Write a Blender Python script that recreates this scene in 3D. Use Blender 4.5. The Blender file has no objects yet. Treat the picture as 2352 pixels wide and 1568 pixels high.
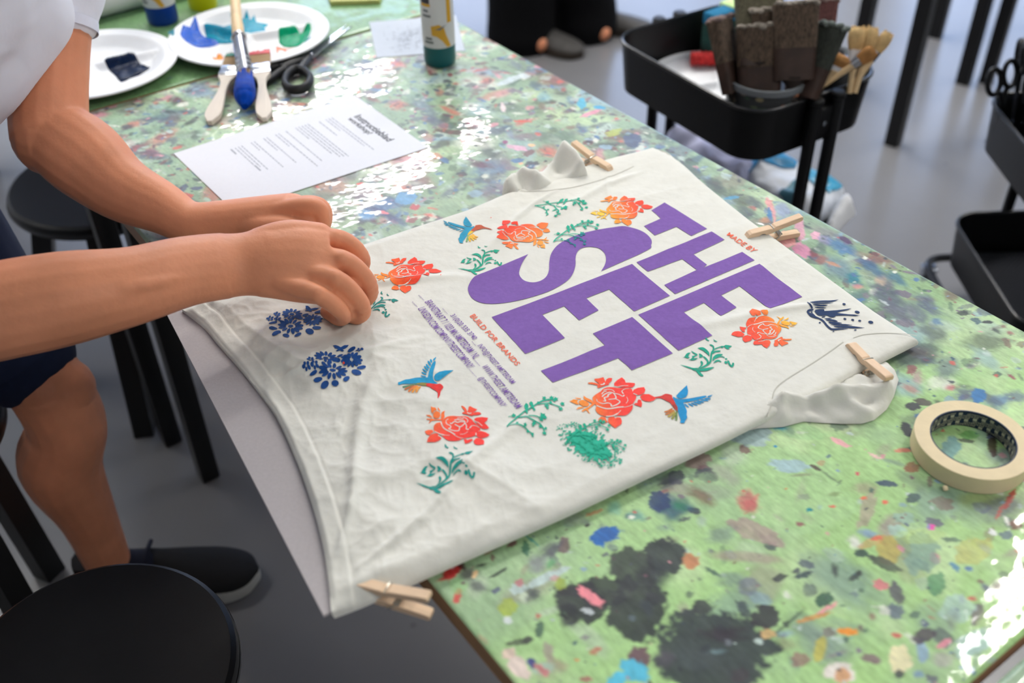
import bpy, bmesh, math, random
import numpy as np
from mathutils import Vector, Matrix
from mathutils.geometry import delaunay_2d_cdt
random.seed(7)
C = bpy.context.scene.collection
T = 0.72                      # height of the table tops
# ------------------------------------------------------------------ camera
FPX, PITCH, ROLL, CAMZ = 2372.22, 0.6840564, -0.02332892, 1.43726
CF = np.array([0, math.cos(PITCH), -math.sin(PITCH)])
_r = np.array([1.0, 0, 0]); _u = np.cross(_r, CF)
CR = math.cos(ROLL)*_r + math.sin(ROLL)*_u
CU = -math.sin(ROLL)*_r + math.cos(ROLL)*_u
CO = np.array([0, 0, CAMZ])
def ray(u, v): return CF + (u-1176)/FPX*CR - (v-784)/FPX*CU
def W(u, v, z=T):
    d = ray(u, v); return CO + d*((z-CAMZ)/d[2])
def D(u, v, d): return CO + ray(u, v)*d
def P2(u, v, z=T): return W(u, v, z)[:2]
# ------------------------------------------------------------------ colours, materials
def s2l(c):
    c = np.asarray(c, float)/255.0
    return np.where(c <= .04045, c/12.92, ((c+.055)/1.055)**2.4)
def rgba(c): return (*[float(x) for x in s2l(c)], 1.0)
MATS = {}
def mat(name, col, rough=.5, metal=0., spec=.5, noise=0., nscale=20., bump=0., bscale=60., trans=0., coat=0., sss=0., attr=None, stretch=None, ior=1.45, alpha=1., sheen=0.):
    if name in MATS: return MATS[name]
    m = bpy.data.materials.new(name); m.use_nodes = True
    nt = m.node_tree; b = nt.nodes['Principled BSDF']
    b.inputs['Roughness'].default_value = rough; b.inputs['Metallic'].default_value = metal
    b.inputs['Specular IOR Level'].default_value = spec; b.inputs['IOR'].default_value = ior
    b.inputs['Transmission Weight'].default_value = trans; b.inputs['Coat Weight'].default_value = coat
    b.inputs['Alpha'].default_value = alpha; b.inputs['Sheen Weight'].default_value = sheen
    if sss:
        b.inputs['Subsurface Weight'].default_value = sss; b.inputs['Subsurface Radius'].default_value = (.012, .005, .003); b.inputs['Subsurface Scale'].default_value = .5
    base = rgba(col)
    tc = nt.nodes.new('ShaderNodeTexCoord')
    vec = tc.outputs['Object']
    if stretch:
        mp = nt.nodes.new('ShaderNodeMapping'); mp.inputs['Scale'].default_value = stretch
        nt.links.new(vec, mp.inputs['Vector']); vec = mp.outputs['Vector']
    src = None
    if attr:
        a = nt.nodes.new('ShaderNodeVertexColor'); a.layer_name = attr; src = a.outputs['Color']
    if noise:
        n = nt.nodes.new('ShaderNodeTexNoise'); n.inputs['Scale'].default_value = nscale; n.inputs['Detail'].default_value = 5
        nt.links.new(vec, n.inputs['Vector'])
        r = nt.nodes.new('ShaderNodeMapRange'); r.inputs['From Min'].default_value = .25; r.inputs['From Max'].default_value = .75
        r.inputs['To Min'].default_value = 1-noise; r.inputs['To Max'].default_value = 1+noise
        nt.links.new(n.outputs['Fac'], r.inputs['Value'])
        mx = nt.nodes.new('ShaderNodeMix'); mx.data_type = 'RGBA'; mx.blend_type = 'MULTIPLY'; mx.inputs[0].default_value = 1
        if src: nt.links.new(src, mx.inputs[6])
        else: mx.inputs[6].default_value = base
        nt.links.new(r.outputs['Result'], mx.inputs[7]); src = mx.outputs[2]
    if src: nt.links.new(src, b.inputs['Base Color'])
    else: b.inputs['Base Color'].default_value = base
    if bump:
        n2 = nt.nodes.new('ShaderNodeTexNoise'); n2.inputs['Scale'].default_value = bscale; n2.inputs['Detail'].default_value = 4
        nt.links.new(vec, n2.inputs['Vector'])
        bp = nt.nodes.new('ShaderNodeBump'); bp.inputs['Strength'].default_value = 1; bp.inputs['Distance'].default_value = bump
        nt.links.new(n2.outputs['Fac'], bp.inputs['Height']); nt.links.new(bp.outputs['Normal'], b.inputs['Normal'])
    MATS[name] = m
    return m
# ------------------------------------------------------------------ mesh builder
def crom(P, n):
    P = np.asarray(P, float)
    if len(P) < 3: 
        t = np.linspace(0, 1, n+1)[:, None]; return P[0]+(P[-1]-P[0])*t
    Q = np.vstack([2*P[0]-P[1], P, 2*P[-1]-P[-2]]); out = []
    for i in range(len(P)-1):
        p0, p1, p2, p3 = Q[i:i+4]
        for k in range(n):
            t = k/n
            out.append(.5*((2*p1)+(-p0+p2)*t+(2*p0-5*p1+4*p2-p3)*t*t+(-p0+3*p1-3*p2+p3)*t**3))
    out.append(P[-1]); return np.array(out)
class MB:
    def __init__(s): s.v = []; s.f = []; s.m = []; s.c = []
    def add(s, v, f, mat=0, col=None):
        b = len(s.v); s.v.extend([tuple(map(float, x)) for x in v]); s.f.extend([tuple(b+i for i in x) for x in f]); s.m.extend([mat]*len(f))
        if col is None: col = (1, 1, 1)
        if np.ndim(col) == 1: s.c.extend([tuple(col)]*len(v))
        else: s.c.extend([tuple(x) for x in col])
        return s
    def box(s, c, size, rot=None, mat=0, bev=0., seg=2, col=None):
        bm = bmesh.new(); bmesh.ops.create_cube(bm, size=1)
        for v in bm.verts: v.co = Vector((v.co.x*size[0], v.co.y*size[1], v.co.z*size[2]))
        if bev: bmesh.ops.bevel(bm, geom=bm.edges[:], offset=bev, segments=seg, affect='EDGES', profile=.5)
        R = rot.to_3x3() if rot else Matrix.Identity(3)
        bm.verts.index_update()
        s.add([R @ v.co + Vector(c) for v in bm.verts], [[v.index for v in f.verts] for f in bm.faces], mat, col); bm.free(); return s
    def tube(s, path, r, seg=12, mat=0, n=6, flat=1., up=(0, 0, 1), cap=True, smooth=True, closed=False, col=None):
        path = np.asarray(path, float); r = np.broadcast_to(np.asarray(r, float), (len(path),)) if np.ndim(r) < 2 else np.asarray(r, float)
        if smooth and len(path) > 2:
            path2 = crom(path, n); 
            if r.ndim == 1: r = crom(np.c_[r, r, r], n)[:, 0]
            else: r = crom(np.c_[r, r[:, :1]], n)[:, :2]
            path = path2
        N = len(path)
        if closed: tg = np.roll(path, -1, 0)-np.roll(path, 1, 0)
        else: tg = np.gradient(path, axis=0)
        tg /= np.linalg.norm(tg, axis=1)[:, None]+1e-12
        up = np.asarray(up, float); vs = []; th = np.arange(seg)*2*math.pi/seg
        for i in range(N):
            t = tg[i]; side = np.cross(t, up)
            if np.linalg.norm(side) < 1e-3: side = np.cross(t, (1, 0.01, 0))
            side /= np.linalg.norm(side); u2 = np.cross(side, t)
            ra, rb = (r[i], r[i]*flat) if r.ndim == 1 else r[i]
            for a in th: vs.append(path[i]+side*ra*math.cos(a)+u2*rb*math.sin(a))
        fs = []
        for i in range(N if closed else N-1):
            j = (i+1) % N
            for k in range(seg):
                l = (k+1) % seg; fs.append((i*seg+k, i*seg+l, j*seg+l, j*seg+k))
        if cap and not closed:
            fs.append(tuple(range(seg))[::-1]); fs.append(tuple((N-1)*seg+k for k in range(seg)))
        return s.add(vs, fs, mat, col)
    def lathe(s, prof, c=(0, 0, 0), seg=40, mat=0, sx=1., sy=1., rot=None, caps=True, col=None):
        vs = []; fs = []; n = len(prof)
        for k in range(seg):
            a = 2*math.pi*k/seg
            for (r, z) in prof: vs.append(Vector((r*math.cos(a)*sx, r*math.sin(a)*sy, z)))
        if rot: vs = [rot @ v for v in vs]
        vs = [v+Vector(c) for v in vs]
        for k in range(seg):
            l = (k+1) % seg
            for i in range(n-1): fs.append((k*n+i, l*n+i, l*n+i+1, k*n+i+1))
        if caps:
            if prof[0][0] > 1e-6: fs.append(tuple(k*n for k in range(seg))[::-1])
            if prof[-1][0] > 1e-6: fs.append(tuple(k*n+n-1 for k in range(seg)))
        return s.add(vs, fs, mat, col)
    def prism(s, poly, z0, z1, mat=0, fn=None, col=None):
        n = len(poly); vs = [(x, y, z0) for x, y in poly]+[(x, y, z1) for x, y in poly]
        if fn: vs = [fn(*v) for v in vs]
        fs = [tuple(range(n))[::-1], tuple(range(n, 2*n))]+[(i, (i+1) % n, n+(i+1) % n, n+i) for i in range(n)]
        return s.add(vs, fs, mat, col)
    def ball(s, c, r, mat=0, seg=16, sq=(1, 1, 1), rot=None, col=None):
        prof = [(max(1e-7, math.sin(math.pi*i/10)), -math.cos(math.pi*i/10)) for i in range(11)]
        vs = []; fs = []; n = 11
        for k in range(seg):
            a = 2*math.pi*k/seg
            for (q, z) in prof: 
                p = Vector((q*math.cos(a)*sq[0]*r, q*math.sin(a)*sq[1]*r, z*sq[2]*r)); vs.append((rot @ p if rot else p)+Vector(c))
        for k in range(seg):
            l = (k+1) % seg
            for i in range(n-1): fs.append((k*n+i, l*n+i, l*n+i+1, k*n+i+1))
        return s.add(vs, fs, mat, col)
    def obj(s, name, mats, parent=None, off=(0, 0, 0), smooth=True, sharp=35, col=False, recalc=True, weld=False):
        me = bpy.data.meshes.new(name)
        off = np.asarray(off, float)
        me.from_pydata([tuple(np.array(v)-off) for v in s.v], [], s.f)
        for m in (mats if isinstance(mats, (list, tuple)) else [mats]): me.materials.append(m)
        me.polygons.foreach_set('material_index', s.m)
        if col:
            ca = me.color_attributes.new('Col', 'FLOAT_COLOR', 'POINT')
            ca.data.foreach_set('color', np.c_[np.array(s.c, float), np.ones(len(s.c))].ravel().astype(np.float32))
        if recalc or weld:
            bm = bmesh.new(); bm.from_mesh(me)
            if weld: bmesh.ops.remove_doubles(bm, verts=bm.verts, dist=1e-5)
            if recalc: bmesh.ops.recalc_face_normals(bm, faces=bm.faces)
            bm.to_mesh(me); bm.free()
        if smooth:
            me.shade_smooth()
            if sharp: me.set_sharp_from_angle(angle=math.radians(sharp))
        o = bpy.data.objects.new(name, me); C.objects.link(o)
        if parent: o.parent = parent
        return o
def tag(o, label, cat, group=None, kind=None):
    if label: o['label'] = label
    if cat: o['category'] = cat
    if group: o['group'] = group
    if kind: o['kind'] = kind
    return o
def thing(name, label, cat, loc=(0, 0, 0), rz=0., group=None):
    o = bpy.data.objects.new(name, None); C.objects.link(o); o.location = tuple(float(x) for x in loc); o.rotation_euler = (0, 0, rz); o.empty_display_size = .02
    return tag(o, label, cat, group)
def dup(root, loc, rz, label, group=None):
    def cp(o, par):
        c = o.copy(); C.objects.link(c); c.parent = par
        for ch in list(o.children): cp(ch, c)
        return c
    kids = list(root.children); r = root.copy(); C.objects.link(r); r.location = tuple(float(x) for x in loc); r.rotation_euler = (0, 0, rz); r['label'] = label
    if group: r['group'] = group
    for ch in kids: cp(ch, r)
    return r
# ------------------------------------------------------------------ hash noise (numpy)
def vnoise(x, y, seed=0):
    xi = np.floor(x).astype(np.int64); yi = np.floor(y).astype(np.int64); xf = x-xi; yf = y-yi
    def h(a, b):
        n = (a*374761393+b*668265263+seed*1442695041) & 0x7fffffff
        n = ((n ^ (n >> 13))*1274126177) & 0x7fffffff
        return ((n ^ (n >> 16)) & 0xffff)/65535.0
    u = xf*xf*(3-2*xf); v = yf*yf*(3-2*yf)
    return (h(xi, yi)*(1-u)+h(xi+1, yi)*u)*(1-v)+(h(xi, yi+1)*(1-u)+h(xi+1, yi+1)*u)*v
def fbm(x, y, seed=0, o=4):
    t = 0; a = .5; s = 0
    for i in range(o): t = t+a*vnoise(x*2**i+i*17.3, y*2**i+i*9.1, seed+i); s += a; a *= .5
    return t/s
def sstep(a, b, x):
    t = np.clip((x-a)/(b-a), 0, 1); return t*t*(3-2*t)
def in_poly(poly, x, y):
    r = np.zeros(np.shape(x), bool); n = len(poly); j = n-1
    for i in range(n):
        xi, yi = poly[i]; xj, yj = poly[j]
        r ^= ((yi > y) != (yj > y)) & (x < (xj-xi)*(y-yi)/(yj-yi+1e-15)+xi); j = i
    return r
def seg_dist(poly, x, y, closed=True):
    d = np.full(np.shape(x), 9.); n = len(poly)
    for i in range(n if closed else n-1):
        a = np.array(poly[i]); b = np.array(poly[(i+1) % n]); e = b-a; L = e@e+1e-15
        t = np.clip(((x-a[0])*e[0]+(y-a[1])*e[1])/L, 0, 1)
        d = np.minimum(d, np.hypot(x-a[0]-t*e[0], y-a[1]-t*e[1]))
    return d
def fill(poly, step=0., holes=()):
    """2D polygon (with holes) -> verts, triangles, with interior points every STEP"""
    vs = []; es = []
    for pl in [poly]+list(holes):
        pl = [np.array(p, float) for p in pl]; b = len(vs); pts = []
        for i in range(len(pl)):
            a, c = pl[i], pl[(i+1) % len(pl)]; L = np.linalg.norm(c-a); k = max(1, int(L/step)) if step else 1
            pts += [a+(c-a)*j/k for j in range(k)]
        vs += pts; es += [(b+i, b+(i+1) % len(pts)) for i in range(len(pts))]
    if step:
        A = np.array(vs); lo = A.min(0); hi = A.max(0)
        gx, gy = np.meshgrid(np.arange(lo[0]+step/2, hi[0], step), np.arange(lo[1]+step/2, hi[1], step)); gx = gx.ravel(); gy = gy.ravel()
        k = in_poly(poly, gx, gy) & (seg_dist(poly, gx, gy) > step*.4)
        for h in holes: k &= ~in_poly(h, gx, gy) & (seg_dist(h, gx, gy) > step*.4)
        vs += [np.array(p) for p in zip(gx[k], gy[k])]
    r = delaunay_2d_cdt([Vector((float(p[0]), float(p[1]))) for p in vs], es, [], 3 if holes else 1, 1e-7)
    return np.array([(p.x, p.y) for p in r[0]]), [tuple(f) for f in r[2]]
def ribbon(pts, w, taper=(1., 1.), n=5):
    p = crom(np.array(pts, float), n) if len(pts) > 2 else np.array(pts, float)
    if len(pts) == 2: p = p[0]+(p[1]-p[0])*np.linspace(0, 1, 5)[:, None]
    t = np.gradient(p, axis=0); t /= np.linalg.norm(t, axis=1)[:, None]+1e-9; nn = np.c_[-t[:, 1], t[:, 0]]
    k = np.linspace(0, 1, len(p)); ww = w/2*np.minimum(np.minimum(taper[0]+k*3, taper[1]+(1-k)*3), 1)[:, None]
    cap0 = p[0]-t[0]*w*.3*taper[0]; cap1 = p[-1]+t[-1]*w*.3*taper[1]
    return [tuple(x) for x in p+nn*ww]+[tuple(cap1)]+[tuple(x) for x in (p-nn*ww)[::-1]]+[tuple(cap0)]
def ell(cx, cy, a, b=None, ang=0., n=14):
    b = b or a; c, s = math.cos(math.radians(ang)), math.sin(math.radians(ang))
    return [(cx+a*math.cos(t)*c-b*math.sin(t)*s, cy+a*math.cos(t)*s+b*math.sin(t)*c) for t in np.linspace(0, 2*math.pi, n, endpoint=False)]
def text_mesh(body, bold=0., shear=0.):
    cu = bpy.data.curves.new('text', 'FONT'); cu.body = body; cu.size = 1; cu.offset = bold; cu.shear = shear; cu.resolution_u = 3
    o = bpy.data.objects.new('text', cu); C.objects.link(o)
    dg = bpy.context.evaluated_depsgraph_get(); me = o.evaluated_get(dg).to_mesh()
    v = np.array([(p.co.x, p.co.y) for p in me.vertices]); f = [tuple(p.vertices) for p in me.polygons]
    o.evaluated_get(dg).to_mesh_clear(); bpy.data.objects.remove(o); bpy.data.curves.remove(cu)
    return v, f
# ------------------------------------------------------------------ camera object
cam = bpy.data.cameras.new('camera'); co = bpy.data.objects.new('camera', cam); C.objects.link(co)
M = Matrix(((CR[0], CU[0], -CF[0], 0), (CR[1], CU[1], -CF[1], 0), (CR[2], CU[2], -CF[2], CAMZ), (0, 0, 0, 1)))
co.matrix_world = M; cam.sensor_width = 36; cam.lens = FPX*36/2352; cam.clip_start = .02
cam.dof.use_dof = True; cam.dof.focus_distance = 1.17; cam.dof.aperture_fstop = 3.2
S = bpy.context.scene; S.camera = co
S.view_settings.view_transform = 'Standard'; S.view_settings.look = 'None'; S.view_settings.gamma = 1; S.view_settings.use_curve_mapping = False
S.view_settings.exposure = -0.12
S.cycles.use_adaptive_sampling = True; S.cycles.adaptive_threshold = .03; S.cycles.max_bounces = 6; S.cycles.diffuse_bounces = 3; S.cycles.glossy_bounces = 3; S.cycles.transmission_bounces = 6; S.cycles.transparent_max_bounces = 6
# ------------------------------------------------------------------ room
CZ = 3.0; X0, X1, Y0, Y1 = -4.2, 4.6, -2.6, 7.0
def struct(name, mb, m, **k): return tag(mb.obj(name, m, **k), None, None, kind='structure')
fl = mat('floor_concrete', (122, 122, 124), rough=.24, spec=.5, noise=.12, nscale=1.7, bump=.0006, bscale=9)
nt = fl.node_tree; bs = nt.nodes['Principled BSDF']
old = bs.inputs['Base Color'].links[0].from_socket            # small dark specks trodden into the concrete
tc = nt.nodes.new('ShaderNodeTexCoord'); vo = nt.nodes.new('ShaderNodeTexVoronoi'); vo.inputs['Scale'].default_value = 9
nt.links.new(tc.outputs['Object'], vo.inputs['Vector'])
mr = nt.nodes.new('ShaderNodeMapRange'); mr.inputs['From Min'].default_value = .03; mr.inputs['From Max'].default_value = .07; mr.inputs['To Min'].default_value = .8; mr.inputs['To Max'].default_value = 1
nt.links.new(vo.outputs['Distance'], mr.inputs['Value'])
mx = nt.nodes.new('ShaderNodeMix'); mx.data_type = 'RGBA'; mx.blend_type = 'MULTIPLY'; mx.inputs[0].default_value = 1
nt.links.new(old, mx.inputs[6]); nt.links.new(mr.outputs['Result'], mx.inputs[7]); nt.links.new(mx.outputs[2], bs.inputs['Base Color'])
struct('floor', MB().box(((X0+X1)/2, (Y0+Y1)/2, -.05), (X1-X0, Y1-Y0, .1)), fl)
wm = mat('wall_paint', (205, 205, 203), rough=.8, noise=.03)
struct('ceiling', MB().box(((X0+X1)/2, (Y0+Y1)/2, CZ+.05), (X1-X0+.2, Y1-Y0+.2, .1)), mat('ceiling_paint', (225, 225, 224), rough=.9, noise=.02))
struct('wall_left', MB().box((X0-.05, (Y0+Y1)/2, CZ/2), (.1, Y1-Y0, CZ)), wm)
struct('wall_right', MB().box((X1+.05, (Y0+Y1)/2, CZ/2), (.1, Y1-Y0, CZ)), wm)
struct('wall_front', MB().box(((X0+X1)/2, Y0-.05, CZ/2), (X1-X0, .1, CZ)), wm)
WZ0, WZ1 = .55, 2.85; wins = [(-3.6, -1.9), (-1.5, .2), (.6, 2.3), (2.7, 4.2)]
bw = MB().box(((X0+X1)/2, Y1+.05, WZ0/2), (X1-X0, .1, WZ0)).box(((X0+X1)/2, Y1+.05, (WZ1+CZ)/2), (X1-X0, .1, CZ-WZ1))
xs = [X0]+[x for w in wins for x in w]+[X1]
for i in range(0, len(xs), 2): bw.box(((xs[i]+xs[i+1])/2, Y1+.05, (WZ0+WZ1)/2), (xs[i+1]-xs[i], .1, WZ1-WZ0))
struct('wall_back', bw, wm)
fm = mat('window_frame_metal', (60, 62, 66), rough=.4, noise=.05)
for i, (a, b) in enumerate(wins):
    f = MB(); t = .05
    for x in (a+t/2, (a+b)/2, b-t/2): f.box((x, Y1+.05, (WZ0+WZ1)/2), (t, .06, WZ1-WZ0))
    for z in (WZ0+t/2, WZ1-t/2): f.box(((a+b)/2, Y1+.05, z), (b-a, .06, t))
    struct('window_%d' % (i+1), f, fm)
w = bpy.data.worlds.new('sky'); S.world = w; w.use_nodes = True
bg = w.node_tree.nodes['Background']; bg.inputs[0].default_value = (.46, .63, 1.0, 1); bg.inputs[1].default_value = 4.6
em = bpy.data.materials.new('lamp_diffuser'); em.use_nodes = True
n = em.node_tree; n.nodes.remove(n.nodes['Principled BSDF']); e = n.nodes.new('ShaderNodeEmission'); e.inputs[0].default_value = (1, .965, .91, 1); e.inputs[1].default_value = 95.0
n.links.new(e.outputs[0], n.nodes['Material Output'].inputs[0])
hm = mat('lamp_housing', (230, 230, 230), rough=.5, noise=.02)
lamps = [(-2.7, 2.6, 'beside the long wall'), (-.58, 5.15, 'before the middle windows'), (-1.22, 6.02, 'closest to the windows'), (1.90, 2.40, 'above the trolleys'), (3.3, 3.4, 'beyond the trolleys'), (.10, 3.75, 'added as key light above the cream shirt'), (-.75, 3.0, 'added as overhead light above the far work table'), (.72, 3.75, 'added as overhead light above the trolley tray'), (1.5, -.5, 'added as fill behind the photographer')]  # shirt, far-table, tray and photographer lamps are unseen, added to brighten the table
for i, (x, y, wh) in enumerate(lamps):
    t = thing('ceiling_lamp', 'long narrow white ceiling lamp '+wh, 'lamp', (x, y, CZ-.06), math.atan2(.77, .63), 'ceiling lamps')
    MB().box((0, 0, .035), (1.46, .11, .05), bev=.006).obj('housing', hm, t)
    MB().box((0, 0, .004), (1.40, .07, .008)).obj('diffuser', em, t)
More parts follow.
